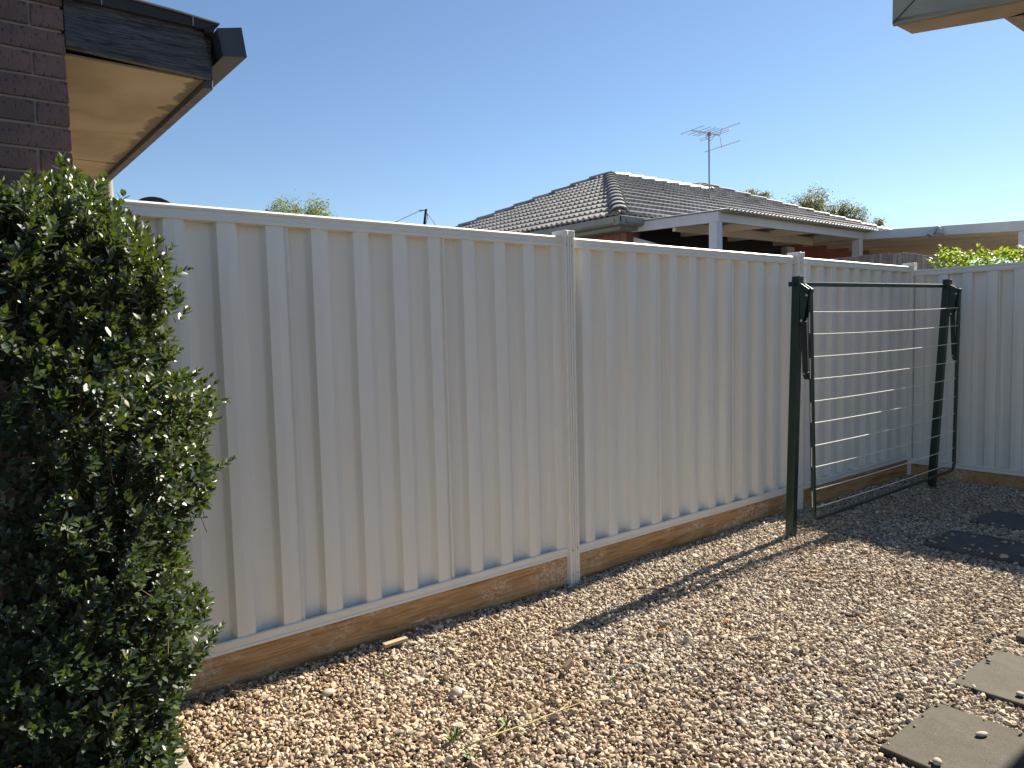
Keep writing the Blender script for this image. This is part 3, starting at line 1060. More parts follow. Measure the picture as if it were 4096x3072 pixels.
# hanging frame: flat side tubes, rounded bottom tube
NB, PB = Vector((4.500, -0.523, 0.205)), Vector((6.725, -0.545, 0.235))
NU, PU = Vector((4.500, -0.493, 1.655)), Vector((6.725, -0.560, 1.690))
for U, Bm in ((NU, NB), (PU, PB)):
    MB().bar(Bm, U, 0.030, 0.024, (0, 1, 0)).build("side_tube", "green_paint", cl, bevel=0.005)
path = []
r = 0.055
for k in range(7):
    a = k / 6 * math.pi / 2
    path.append(NB + Vector((r - r * math.cos(a), 0, -r * math.sin(a))))
for k in range(7):
    a = (6 - k) / 6 * math.pi / 2
    path.append(PB + Vector((-r + r * math.cos(a), 0, -r * math.sin(a))))
MB().tube([NB + Vector((0, 0, 0.03))] + path + [PB + Vector((0, 0, 0.03))], 0.0120, 14).build("bottom_tube", "green_paint", cl, smooth='auto')
# hinge brackets, struts, clamps
for T_, U, sgn in ((NT, NU, 1), (PT, PU, 1)):
    yb = T_.y - 0.0285
    for sx in (-0.026, 0.022):
        m = MB()
        x0 = T_.x + sx
        prof = [(yb, T_.z - 0.04), (yb - 0.012, T_.z - 0.045), (U.y - 0.004, U.z + 0.012), (U.y + 0.004, U.z - 0.045), (yb - 0.022, T_.z - 0.300), (yb, T_.z - 0.305)]
        m.prism([(x0, a, b) for a, b in prof], [(x0 + 0.004, a, b) for a, b in prof])
        m.build("hinge_plate", "green_paint", cl)
    m = MB()
    m.bar((T_.x, yb - 0.002, T_.z - 0.05), (T_.x, yb - 0.002, T_.z - 0.30), 0.044, 0.004, (0, 1, 0))
    m.build("hinge_back", "green_plastic", cl)
    MB().box(U.x - 0.018, U.x + 0.018, U.y - 0.016, U.y + 0.014, U.z - 0.012, U.z + 0.012).build("tube_end", "green_plastic", cl, bevel=0.004)
    for yy, zz in ((U.y + 0.012, U.z - 0.028), (yb - 0.012, T_.z - 0.285)):
        MB().tube([(T_.x - 0.030, yy, zz), (T_.x - 0.024, yy, zz)], 0.008, 10).build("bolt", "screw_metal", cl)
        MB().tube([(T_.x + 0.027, yy, zz), (T_.x + 0.031, yy, zz)], 0.008, 10).build("bolt", "screw_metal", cl)
    s0 = Vector((T_.x, yb - 0.018, T_.z - 0.29)); s1 = Vector((T_.x, U.y + 0.028, T_.z - 0.625))
    MB().bar(s0, s1, 0.040, 0.030, (0, 1, 0)).build("strut", "green_plastic", cl, bevel=0.003)
    MB().bar(s0 + Vector((0, -0.018, 0.02)), s1 + Vector((0, -0.017, 0)), 0.006, 0.004, (0, 1, 0)).build("strut_rod", "screw_metal", cl)
    m = MB()
    cp = [(U.y - 0.002, s1.z + 0.002), (s1.y + 0.014, s1.z + 0.012), (s1.y + 0.012, s1.z - 0.022), (s1.y, s1.z - 0.045), (U.y - 0.002, s1.z - 0.045)]
    m.prism([(T_.x - 0.02, a, b) for a, b in cp], [(T_.x + 0.02, a, b) for a, b in cp])
    m.build("clamp", "green_plastic", cl, bevel=0.002)
    MB().tube([(T_.x - 0.024, s1.y + 0.002, s1.z - 0.008), (T_.x + 0.024, s1.y + 0.002, s1.z - 0.008)], 0.006, 8).build("bolt", "screw_metal", cl)
# ten wires
WN = [1.519, 1.374, 1.226, 1.080, 0.934, 0.791, 0.641, 0.498, 0.349, 0.230]
WF = [1.547, 1.398, 1.252, 1.100, 0.957, 0.805, 0.663, 0.514, 0.369, 0.245]


def on_tube(Bm, U, z):
    t = (z - Bm.z) / (U.z - Bm.z)
    return Bm + (U - Bm) * t


for zn, zf in zip(WN, WF):
    a = on_tube(NB, NU, zn); b = on_tube(PB, PU, zf)
    pts = [a + (b - a) * t - Vector((0, 0, 0.010 * 4 * t * (1 - t))) for t in [k / 10 for k in range(11)]]
    MB().tube(pts, 0.0029, 6).build("wire", "wire_white", cl)
# wire returns seen as light slits on the near side tube
for i in range(0, 10, 2):
    a = on_tube(NB, NU, WN[i] - 0.004) + Vector((-0.0162, 0.0, 0)); b = on_tube(NB, NU, WN[i + 1] + 0.004) + Vector((-0.0162, 0, 0))
    MB().tube([a + Vector((0.004, 0, 0)), a + (b - a) * 0.06, a + (b - a) * 0.94, b + Vector((0.004, 0, 0))], 0.0024, 6).build("wire_return", "wire_white", cl)

# ================================================================== HEDGE
hedge = thing("box_hedge", (0.1, -0.42, 0.0), "tall dense box hedge with small glossy dark green leaves beside the brick corner", "hedge")
ZP = [0.05, 0.10, 0.25, 0.36, 0.45, 0.55, 0.70, 0.85, 0.95, 1.03, 1.10, 1.20, 1.26, 1.31, 1.40, 1.56, 1.63, 1.70, 1.78, 1.86, 1.91, 1.96]
XP = [0.50, 0.52, 0.55, 0.57, 0.62, 0.59, 0.63, 0.65, 0.725, 0.655, 0.69, 0.73, 0.71, 0.60, 0.58, 0.61, 0.575, 0.52, 0.45, 0.36, 0.26, 0.08]
HCX, HCY = -0.18, -0.40


def hedge_r(z):
    return np.interp(z, ZP, XP)


def lump(x, y, z):
    return (math.sin(7.3 * x + 1.3 + 2.1 * math.sin(3.1 * z)) * math.sin(6.1 * z + 0.7 + 1.7 * math.sin(4.0 * y)) * 0.6
            + math.sin(15.1 * x + 9.7 * y + 0.4) * math.sin(13.3 * z - 8 * y + 1.1) * 0.4)


LP, LD, LN, LL, LW = [], [], [], [], []
twigs = MB()


def sprig(p, d, ln, scale=1.0, nmax=9):
    d = d.normalized()
    ref = Vector((random.gauss(0, 1), random.gauss(0, 1), random.gauss(0, 1)))
    s = d.cross(ref).normalized()
    bend = Vector((0, 0, 1)) * random.uniform(0.0, 0.35) + ref * 0.05
    npair = max(3, int(ln / 0.0135))
    npair = min(npair, nmax)
    q = p.copy()
    dd = d.copy()
    path = [q.copy()]
    for k in range(npair):
        t = k / max(1, npair - 1)
        q = q + dd * (ln / npair)
        dd = (dd + bend * 0.10).normalized()
        path.append(q.copy())
        s = s - dd * s.dot(dd); s.normalize()
        u = dd.cross(s)
        ax = s if k % 2 == 0 else u
        L = scale * (0.0218 + 0.0145 * math.sin(math.pi * min(1, 0.25 + t * 0.65))) * random.uniform(0.8, 1.15)
        ang = math.radians(58 - 30 * t + random.uniform(-10, 10))
        for sg in (-1, 1):
            ld = dd * math.cos(ang) + ax * (sg * math.sin(ang)) + Vector((random.gauss(0, .12), random.gauss(0, .12), random.gauss(0, .12)))
            nn = dd * math.sin(ang) - ax * (sg * math.cos(ang)) + Vector((0, 0, 0.25))
            LP.append(q); LD.append(ld); LN.append(nn); LL.append(L); LW.append(L * random.uniform(0.40, 0.50))
    # terminal pair
    for sg in (-1, 1):
        LP.append(q); LD.append(dd + s * 0.28 * sg); LN.append(s * -sg + Vector((0, 0, .2))); L = 0.021 * scale; LL.append(L); LW.append(L * 0.4)
    return path


spr_front = []
NS = 4500
cnt = 0
while cnt < NS:
    z = random.uniform(0.03, 1.84)
    a = random.uniform(-math.pi * 0.98, math.pi * 0.32)     # front half, right side and a little of the back
    ca, sa = math.cos(a), math.sin(a)
    R_ = float(hedge_r(z))
    ax = R_ - HCX
    by = 0.36 * (1.0 if z < 1.7 else max(0.25, 1 - (z - 1.7) * 1.6))
    by_b = 0.30
    b_ = by if sa < 0 else by_b
    e = 2 / 2.6
    px = math.copysign(abs(ca) ** e, ca); py = math.copysign(abs(sa) ** e, sa)
    depth = random.choice((1.0, 1.0, 0.95, 0.88, 0.78, 0.62))
    lm = 1 + 0.11 * lump(HCX + ax * px, HCY + b_ * py, z)
    f_ = depth * lm
    x = HCX + ax * px * f_ * (1 if px > 0 else 0.85)
    y = HCY + b_ * py * f_
    if y > -0.03 or x < -0.60 or (x < 0.02 and random.random() < 0.7) or z > 1.79 + 0.27 * (y + 0.8):
        continue
    nrm = Vector((px / ax, py / b_, 0)).normalized()
    d = nrm * random.uniform(0.5, 1.0) + Vector((0, 0, random.uniform(0.35, 1.25))) + Vector((random.gauss(0, .35), random.gauss(0, .35), random.gauss(0, .25)))
    ln = random.uniform(0.055, 0.105)
    p = Vector((x, y, z)) - d.normalized() * ln * 0.55
    n0 = len(LP)
    path = sprig(p, d, ln, random.choice((0.7, 0.9, 1.0, 1.1, 1.25)))
    if random.random() < 0.5:
        twigs.tube([p - d.normalized() * 0.05] + path[::3] + [path[-1]], 0.0014, 4, 0.0007, cap=False)
    cnt += 1
# crown and outward shoots that break the outline
TOPX = [-0.5, 0.2, 0.31, 0.41, 0.45, 0.56, 0.64]
TOPZ = [1.90, 1.91, 1.97, 1.95, 1.89, 1.79, 1.66]
for k in range(650):
    x = random.uniform(-0.35, 0.60); y = random.uniform(-0.66, -0.08)
    sx = x * 2.5 / (y + 3.0)            # the hump leans forward a little
    z = float(np.interp(sx, TOPX, TOPZ)) - 0.145 + 0.20 * (y + 0.5) + 0.04 * lump(x, y, 2.0) + random.uniform(-0.10, 0.03)
    d = Vector((random.gauss(0.15, .35), random.gauss(0, .35), 1))
    sprig(Vector((x, y, z)), d, random.uniform(0.05, 0.10), random.uniform(0.8, 1.15))
SHOOTS = [(0.44, -0.30, 1.84, (0.25, 0, 1), 0.12), (0.40, -0.25, 1.86, (0.3, 0, 1), 0.13), (0.52, -0.30, 1.74, (0.5, 0, 1), 0.12), (0.60, -0.36, 1.60, (0.9, -.1, 0.6), 0.13),
          (0.64, -0.35, 1.24, (1, -.1, 0.25), 0.16), (0.67, -0.38, 1.21, (1, 0.1, 0.35), 0.17), (0.66, -0.30, 1.16, (1, 0, 0.1), 0.15), (0.68, -0.35, 0.94, (1, -.05, 0.2), 0.17), (0.69, -0.30, 0.90, (1, 0, 0.35), 0.16),
          (0.60, -0.33, 0.43, (1, 0, 0.3), 0.17), (0.62, -0.25, 0.38, (1, 0, 0.1), 0.15), (0.57, -0.32, 0.62, (1, 0, 0.4), 0.13), (0.56, -0.30, 0.28, (1, 0, 0.3), 0.12), (0.55, -0.35, 1.38, (1, 0, 0.3), 0.12),
          (0.52, -0.42, 0.14, (1, 0, 0.4), 0.12), (0.51, -0.5, 0.08, (1, -.3, 0.5), 0.10), (0.25, -0.45, 1.68, (0, -.2, 1), 0.12), (0.22, -0.60, 1.60, (-.2, -.2, 1), 0.12), (0.36, -0.35, 1.80, (.1, 0, 1), 0.14)]
for x, y, z, d, ln in SHOOTS:
    for q in range(5):
        dv = Vector(d).normalized() + Vector((random.gauss(0, .16), random.gauss(0, .22), random.gauss(0, .2)))
        p = Vector((x - 0.05, y, z)) + Vector((random.gauss(0, .025), random.gauss(0, .05), random.gauss(0, .03)))
        path = sprig(p, dv, ln * random.uniform(0.65, 1.05), 1.05, 12)
        twigs.tube([p - dv * 0.08] + path[::3] + [path[-1]], 0.0016, 4, 0.0007, cap=False)
# low skirt spilling over the edging
for k in range(150):
    x = random.uniform(0.05, 0.52); y = random.uniform(-0.78, -0.25); z = random.uniform(0.02, 0.16)
    sprig(Vector((x, y, z)), Vector((random.gauss(0.3, .4), random.gauss(-.3, .4), 0.9)), random.uniform(0.05, 0.09))
LPn = np.array([tuple(p) for p in LP]); LDn = np.array([tuple(p) for p in LD]); LNn = np.array([tuple(p) for p in LN]); LLn = np.array(LL); LWn = np.array(LW)
# the 300 leaves that show largest (outermost towards the viewer) become single parts
cam_np = np.array(CAM)
dist = np.linalg.norm(LPn - cam_np, axis=1)
score = LLn / dist
vis = (LPn[:, 0] > -0.02) | (LPn[:, 1] > -0.6)
toc = (cam_np - LPn); toc /= np.linalg.norm(toc, axis=1, keepdims=True)
ld = LDn / np.linalg.norm(LDn, axis=1, keepdims=True)
nn = LNn - (LNn * ld).sum(1, keepdims=True) * ld; nn /= np.linalg.norm(nn, axis=1, keepdims=True)
score = score * np.abs((nn * toc).sum(1)) * ((LPn[:, 0] > 0.03) & (LPn[:, 1] < -0.45) | (LPn[:, 0] > 0.6))
order = np.argsort(-score)
single = order[:300]
rest = order[300:]
V, T = leaves(LPn[rest], LDn[rest], LNn[rest], LLn[rest], LWn[rest])
fol = tri_mesh("foliage", V, T, "hedge_leaf", hedge)
tag(fol, kind="stuff")
lv = leaf_local()
lme = bpy.data.meshes.new("leaf")
lme.from_pydata([tuple(p) for p in lv], [], [tuple(int(i) for i in t) for t in LEAF_T])
lme.materials.append(MATS["hedge_leaf"])
for i in single:
    d = Vector(ld[i]); nrm = Vector(nn[i]); s = nrm.cross(d)
    L, W_ = float(LLn[i]), float(LWn[i])
    M = Matrix(((d.x * L, s.x * W_, nrm.x * W_, LPn[i, 0]), (d.y * L, s.y * W_, nrm.y * W_, LPn[i, 1]), (d.z * L, s.z * W_, nrm.z * W_, LPn[i, 2]), (0, 0, 0, 1)))
    share("leaf", lme, hedge, M)
# woody stems inside
for k in range(11):
    x0 = random.uniform(-0.5, 0.42); y0 = random.uniform(-0.55, -0.25)
    pts = [Vector((x0, y0, -0.03))]
    dx, dy = random.gauss(-.02, .025), random.gauss(0, .02)
    for q in range(1, 7):
        pts.append(Vector((min(x0 + dx * q + random.gauss(0, .02), float(hedge_r(q * .24)) - .16), y0 + dy * q * 0.6 + random.gauss(0, .02), q * 0.24)))
    MB().tube(pts, 0.013, 7, 0.004).build("stem", "twig_brown", hedge, smooth=True)
    for q in range(14):
        a = random.choice(pts[1:])
        d = Vector((random.gauss(0, 1), random.gauss(0, 1), random.uniform(0, .8))).normalized()
        b_ = a + d * random.uniform(.14, .26) + Vector((0, 0, .05))
        if b_.x < float(hedge_r(b_.z)) - 0.10 and b_.z < 1.85 and -0.68 < b_.y < -0.10:
            twigs.tube([a, a.lerp(b_, .5) + Vector((0, 0, .02)), b_], 0.004, 5, 0.0015, cap=False)
tw = twigs.build("twigs", "twig_brown", hedge)
tag(tw, kind="stuff")

# ================================================================== VINE on the far fence
vine = thing("vine", (7.45, -1.2, 0.0), "bright yellow-green leafy vine spilling over the top of the far fence", "vine")
P_, D_, N_, Ls, Ws = [], [], [], [], []
for k in range(3800):
    y = -0.16 - abs(random.random()) * 3.2
    top = 2.035 + 0.035 * math.sin(y * 5.1 + 0.5) + 0.03 * math.sin(y * 11.7 + 1.0)
    if y > -0.42:
        top = 1.96 + 0.12 * math.sin((-y - 0.13) / 0.29 * math.pi)
    x = random.uniform(7.20, 7.65)
    z = top - abs(random.gauss(0, 0.09)) + (0.02 if x > 7.3 else 0)
    if z < 1.93 and x < 7.235:
        z = 1.93 + random.random() * 0.04
    P_.append((x, y, z))
    D_.append((random.gauss(-.3, .6), random.gauss(0, .8), random.gauss(0.0, .45)))
    N_.append((random.gauss(0, .5), random.gauss(0, .5), 0.8))
    L = random.uniform(0.026, 0.056); Ls.append(L); Ws.append(L * random.uniform(.5, .65))
for (y, z, n_) in ((-0.235, 2.06, 16), (-0.20, 2.0, 14), (-0.14, 1.955, 12), (-0.55, 2.03, 10), (-0.83, 2.0, 10), (-0.36, 2.02, 8)):
    for k in range(n_):
        t = k / n_
        P_.append((7.24 + random.gauss(0, .02), y + (t - .5) * 0.03 + random.gauss(0, .012), z + t * 0.06)); D_.append((random.gauss(-.2, .7), random.gauss(0, .8), random.uniform(0, .8))); N_.append((random.gauss(0, .4), random.gauss(0, .4), .8))
        L = random.uniform(0.03, 0.05); Ls.append(L); Ws.append(L * .5)
P_, D_, N_, Ls, Ws = map(np.array, (P_, D_, N_, Ls, Ws))
sc_ = Ls * (P_[:, 1] > -1.0) * (P_[:, 0] < 7.4) * (P_[:, 2] > 1.93)
od = np.argsort(-sc_)
V, T = leaves(P_[od[120:]], D_[od[120:]], N_[od[120:]], Ls[od[120:]], Ws[od[120:]], 0.3, 0.35)
tag(tri_mesh("foliage", V, T, "vine_leaf", vine), kind="stuff")
lv2 = leaf_local(0.3, 0.35)
vme = bpy.data.meshes.new("leaf"); vme.from_pydata([tuple(p) for p in lv2], [], [tuple(int(i) for i in t) for t in LEAF_T]); vme.materials.append(MATS["vine_leaf"])
for i in od[:120]:
    d = Vector(D_[i]).normalized(); nv = Vector(N_[i]); nv = (nv - d * nv.dot(d)).normalized(); s = nv.cross(d)
    L, W_ = float(Ls[i]), float(Ws[i]); p = P_[i]
    share("leaf", vme, vine, Matrix(((d.x * L, s.x * W_, nv.x * W_, p[0]), (d.y * L, s.y * W_, nv.y * W_, p[1]), (d.z * L, s.z * W_, nv.z * W_, p[2]), (0, 0, 0, 1))))
for k in range(6):
    y0 = -0.35 - k * 0.5
    MB().tube([(7.5, y0, -0.05), (7.45, y0 + .08, 0.9), (7.42, y0 - .05, 1.7), (7.38, y0 + .15, 2.0)], 0.014, 6, 0.006).build("stem", "twig_brown", vine, smooth=True)

# ================================================================== OLD PALING FENCES
pf = thing("paling_fence", (7.36, 1.4, 0), "weathered grey paling fence running away beyond the far corner post", "fence")
y = 0.165
k = 0
while y < 3.0:
    wd = random.uniform(0.098, 0.112)
    zt = 2.10 + random.uniform(-.008, .010)
    MB().box(7.30, 7.316, y, y + wd - 0.004, -0.05, zt).build("paling", "paling_grey", pf, bevel=0.002)
    y += wd - 0.001
for z in (0.4, 1.5):
    MB().box(7.318, 7.36, 0.17, 3.0, z, z + 0.07).build("rail", "paling_grey", pf)
pf2 = thing("paling_fence", (8.6, 0.3, 0), "weathered grey paling fence with uneven tops behind the vine", "fence")
x = 7.50
tops = [2.075, 2.11, 2.132, 2.136, 2.132, 2.126, 2.128, 2.114, 2.116, 2.10, 2.11, 2.09, 2.1, 2.1, 2.08, 2.1, 2.09]
for k in range(17):
    wd = random.uniform(0.13, 0.165) if k > 1 else 0.085
    MB().box(x, x + wd - 0.010, 0.30, 0.316, -0.05, tops[k]).build("paling", "paling_grey", pf2, bevel=0.002)
    x += wd
for z in (0.4, 1.5):
    MB().box(7.50, x, 0.318, 0.36, z, z + 0.07).build("rail", "paling_grey", pf2)
MB().box(7.45, 7.90, 0.22, 0.26, 1.96, 2.0).build("capping", "paling_grey", pf2)

# ================================================================== NEIGHBOUR HOUSE
nb = thing("tiled_house", (9.5, 6.3, -0.05), "neighbouring house with grey concrete tile hip roof and sage gutter", "house")
EX, EY, EZ = 6.601, 3.107, 2.80
SL = 0.4372
CS = 1 / math.hypot(1, SL)
GA = 0.300      # course gauge along the slope
TWD = 0.300     # tile cover width, three rolls
RISE = 3.256
PK = Vector((EX + RISE, EY + RISE, EZ + RISE * SL))                 # west peak
PB_ = Vector((13.43, EY + 3.92, EZ + 3.92 * SL))                    # higher peak behind
XE = 18.3
roof_part = MB().quad_pts([(EX + .02, EY + .02, EZ - 0.02), (XE, EY + .02, EZ - 0.02), (PB_.x, PB_.y, PB_.z - 0.03), (PB_.x - 0.66, PB_.y - .66, PB_.z - .66 * SL - 0.03), (PK.x, PK.y, PK.z - 0.03)])
roof_part.quad_pts([(EX + .02, EY + .02, EZ - 0.02), (PK.x, PK.y, PK.z - 0.03), (EX + .02, EY + 2 * RISE, EZ - 0.02)])
roof_part.quad_pts([(PK.x, PK.y, PK.z - 0.03), (PB_.x - .66, PK.y, PK.z - 0.03), (PB_.x - .66, EY + 2 * RISE, EZ - 0.02), (EX + .02, EY + 2 * RISE, EZ - 0.02)])
roof_part.quad_pts([(PB_.x, PB_.y, PB_.z - .03), (PB_.x, 13, PB_.z - .03), (XE, 13, EZ - .02), (XE, EY + .02, EZ - .02)])
roof_part.quad_pts([(PB_.x, PB_.y, PB_.z - .03), (PB_.x, 13, PB_.z - .03), (9.5, 13, EZ - .02), (9.5, 3.92 * 0 + PB_.y - 3.92 + 3.92 * 0, EZ - .02)])
roof_o = roof_part.build("roof", "roof_tile", nb)


def tile_verts():
    """tile in local coords: x across 0..TWD, y up-slope from nose 0 .. GA+0.05, z off the slope plane"""
    nseg = 5
    prof = []
    for r_ in range(3):
        for k in range(nseg):
            t = k / nseg
            h = 0.030 * max(0.0, math.sin(math.pi * min(1, t / 0.62))) if t < 0.62 else 0.0
            prof.append(((r_ + t) * TWD / 3, h))
    prof.append((TWD, 0.0))
    n_ = len(prof)
    V_, F_ = [], []
    for x_, h in prof:
        V_.append((x_, 0.0, 0.040 + h)); V_.append((x_, GA + 0.04, 0.004 + h * 0.72)); V_.append((x_, 0.006, 0.012 + h * 0.62))
    for k in range(n_ - 1):
        a_ = 3 * k; b_ = 3 * (k + 1)
        F_.append((a_, b_, b_ + 1, a_ + 1)); F_.append((a_ + 2, b_ + 2, b_, a_))
    return V_, F_


TV, TF = tile_verts()
tme = bpy.data.meshes.new("tile"); tme.from_pydata(TV, [], TF); tme.materials.append(MATS["roof_tile"])
tme.polygons.foreach_set("use_smooth", [True] * len(tme.polygons))
try:
    tme.set_sharp_from_angle(angle=math.radians(40))
except Exception:
    pass


def lay_face(origin, uax, vax, rows, urange, inside, cutters, limit_u):
    """tiles on one slope. inside(u0,u1,v0,v1)-> 'in','out','cut'. returns list of (matrix, cut)"""
    out = []
    nax = uax.cross(vax).normalized()
    for r_ in range(rows):
        v0 = r_ * GA - 0.03
        u = urange[0] + (0.15 if r_ % 2 else 0.0)
        while u < urange[1]:
            st = inside(u, u + TWD, v0, v0 + GA)
            if st != 'out':
                p = origin + uax * u + vax * v0
                M = Matrix(((uax.x, vax.x, nax.x, p.x), (uax.y, vax.y, nax.y, p.y), (uax.z, vax.z, nax.z, p.z), (0, 0, 0, 1)))
                out.append((M, st))
            u += TWD
    return out


def cut_tile(M, planes):
    bm = bmesh.new(); bm.from_mesh(tme)
    bmesh.ops.transform(bm, matrix=M, verts=bm.verts)
    for co, no in planes:
        bmesh.ops.bisect_plane(bm, geom=list(bm.verts) + list(bm.edges) + list(bm.faces), plane_co=co, plane_no=no, clear_outer=True)
    if not bm.faces:
        bm.free(); return None
    bmesh.ops.transform(bm, matrix=M.inverted(), verts=bm.verts)
    me_ = bpy.data.meshes.new("tile"); bm.to_mesh(me_); bm.free()
    if not me_.materials:
        me_.materials.append(MATS["roof_tile"])
    return me_


tiles = []      # (size key, matrix, mesh)
# front slope (faces the yard): u along +X from the corner, v up-slope
uF, vF = Vector((1, 0, 0)), Vector((0, CS, SL * CS))
# heights in plan: v*CS from eave
def in_front(u0, u1, v0, v1):
    p0, p1 = max(0, v0) * CS, v1 * CS
    if p0 > 3.92: return 'out'
    if p0 > RISE - 0.02 and u0 + TWD < (PB_.x - EX) - (3.92 - p0): return 'out'
    # left hip: u >= p ; right hip: u <= XE-EX - (p)
    if u1 < p0: return 'out'
    rgt = (PB_.x - EX) + (3.92 - p0) * ((XE - PB_.x) / 3.92)
    if u0 > rgt: return 'out'
    cut = u0 < p1 or u1 > (PB_.x - EX) + (3.92 - p1) * ((XE - PB_.x) / 3.92) or p1 > RISE
    return 'cut' if cut else 'in'


front = lay_face(Vector((EX, EY, EZ)), uF, vF, 15, (0.0, XE - EX), in_front, None, None)
hipR_n = Vector(((3.92), (XE - PB_.x), 0)).normalized()
for M, st in front:
    p = M.translation
    if st == 'in':
        tiles.append((p, M, tme)); continue
    pl = []
    if p.x - EX < (p.y - EY) + 0.8 and p.y < PK.y - 0.1:
        pl.append((Vector((EX, EY, 0)), Vector((-1, 1, 0)).normalized()))
    pl.append((Vector((XE, EY, 0)), hipR_n))
    if p.x < PB_.x - 0.75:
        pl.append((Vector((0, PK.y, 0)), Vector((0, 1, 0))))
    else:
        pl.append((PB_, Vector((-1, 1, 0)).normalized()))
    mm_ = cut_tile(M, pl)
    if mm_:
        tiles.append((p, M, mm_))
# west slope (hip end): u runs from far to near so that u x v points outwards
uW, vW = Vector((0, -1, 0)), Vector((CS, 0, SL * CS))
Lw = 2 * RISE


def in_west(u0, u1, v0, v1):
    p0, p1 = max(0, v0) * CS, v1 * CS
    if p0 > RISE: return 'out'
    if u1 < p0 or u0 > Lw - p0: return 'out'
    return 'cut' if (u0 < p1 or u1 > Lw - p1) else 'in'


west = lay_face(Vector((EX, EY + Lw, EZ)), uW, vW, 12, (0.0, Lw), in_west, None, None)
for M, st in west:
    p = M.translation
    if st == 'in':
        tiles.append((p, M, tme)); continue
    pl = []
    if p.y < PK.y + 0.2:
        pl.append((Vector((EX, EY, 0)), Vector((1, -1, 0)).normalized()))
    if p.y > PK.y - 0.2:
        pl.append((Vector((EX, EY + Lw, 0)), Vector((1, 1, 0)).normalized()))
    mm_ = cut_tile(M, pl)
    if mm_:
        tiles.append((p, M, mm_))
tiles.sort(key=lambda t: (t[0] - CAM).length)
for p, M, me_ in tiles[:300]:
    share("tile", me_, roof_o, M)
bm = bmesh.new()
for p, M, me_ in tiles[300:]:
    b2 = me_.copy(); b2.transform(M); bm.from_mesh(b2); bpy.data.meshes.remove(b2)
me_ = bpy.data.meshes.new("far_tiles")
bmesh.ops.translate(bm, vec=-wloc(roof_o), verts=bm.verts)
bm.to_mesh(me_); bm.free()
if not me_.materials: me_.materials.append(MATS["roof_tile"])
ft = bpy.data.objects.new("far_tiles", me_); col.objects.link(ft); ft.parent = roof_o
tag(ft, kind="stuff")


def caps(p0, p1, side, ln=0.405, rad=0.115, mat="roof_tile"):
    """a run of overlapping half-barrel caps from low p0 to high p1"""
    p0, p1 = Vector(p0), Vector(p1)
    d = (p1 - p0).normalized(); tot = (p1 - p0).length
    s = Vector(side).normalized(); s = (s - d * s.dot(d)).normalized()
    u = s.cross(d); u = u if u.z > 0 else -u
    nseg = 8
    nC = int(tot / (ln * 0.92)) + 1
    st = tot / nC
    m_ = MB()
    rows_ = []
    for (t, rr, lift) in ((0.0, rad, 0.045), (st + 0.05, rad * 0.86, 0.022)):
        ring = []
        for k in range(nseg + 1):
            a_ = math.pi * k / nseg
            ring.append(s * (math.cos(a_) * rr) + u * (math.sin(a_) * rr * 0.58 + lift - 0.045) + d * t)
        rows_.append(ring)
    nose = [q * 1.0 - u * 0.018 + d * 0.002 for q in rows_[0]]
    m_.v = [tuple(q) for q in rows_[0] + rows_[1] + nose]
    n1 = nseg + 1
    for k in range(nseg):
        m_.f.append((k, k + 1, n1 + k + 1, n1 + k)); m_.f.append((2 * n1 + k, 2 * n1 + k + 1, k + 1, k))
    me__ = m_.mesh("ridge_cap"); me__.materials.append(MATS[mat])
    me__.polygons.foreach_set("use_smooth", [True] * len(me__.polygons))
    try:
        me__.set_sharp_from_angle(angle=math.radians(45))
    except Exception:
        pass
    for k in range(nC):
        share("ridge_cap", me__, roof_o, Matrix.Translation(p0 + d * (k * st) + u * 0.030))


caps((EX + 0.06, EY + 0.06, EZ + 0.03), PK, (1, -1, 0))
caps((EX + 0.06, EY + Lw - 0.06, EZ + 0.03), PK, (1, 1, 0))
caps((PB_.x - 0.62, PK.y, PK.z), PK + Vector((0.10, 0, 0)), (0, 1, 0))
caps((XE - 0.06, EY + 0.06, EZ + 0.03), PB_, ((3.92), (XE - PB_.x), 0))
caps(PB_ - Vector((0.72, 0.72, 0.72 * SL)), PB_, (1, -1, 0))
caps((PB_.x, 12.5, PB_.z), PB_, (1, 0, 0))
# cement end of the front hip
m = MB(); m.prism([(EX + .0, EY + .0, EZ - 0.01), (EX + .24, EY + .0, EZ - 0.01), (EX + .24, EY + .20, EZ - .01), (EX, EY + .20, EZ - .01)],
                  [(EX + .06, EY + .05, EZ + 0.10), (EX + .16, EY + .05, EZ + 0.09), (EX + .20, EY + .20, EZ + .12), (EX + .06, EY + .20, EZ + .14)])
m.build("hip_end", "edging_concrete", roof_o, bevel=0.01)
# gutters
GP = [(0.0, 0.0), (-0.085, 0.012), (-0.105, 0.035), (-0.105, 0.105), (-0.095, 0.11), (-0.095, 0.04), (-0.01, 0.02), (-0.01, 0.08), (0.0, 0.08)]
m = MB(); m.prism([(EX + .03 + a_, EY + .03 - 0.105, EZ - 0.12 + b_) for a_, b_ in GP], [(EX + .03 + a_, EY + Lw, EZ - 0.12 + b_) for a_, b_ in GP])
m.build("gutter", "gutter_green", nb)
m = MB(); m.prism([(EX + .03 - .105, EY + .03 + a_, EZ - 0.12 + b_) for a_, b_ in GP], [(7.3, EY + .03 + a_, EZ - 0.12 + b_) for a_, b_ in GP])
m.build("gutter", "gutter_green", nb)
MB().box(EX + 0.035, EX + 0.06, EY + 0.035, EY + Lw, EZ - 0.155, EZ - 0.03).build("fascia", "gutter_green", nb)
MB().box(EX + 0.062, 6.955, EY + 0.035, EY + 0.06, EZ - 0.155, EZ - 0.03).build("fascia", "gutter_green", nb)
MB().box(EX + 0.06, EX + 0.26, EY + 0.06, EY + Lw, EZ - 0.165, EZ - 0.156).build("eave_lining", "gutter_green", nb)
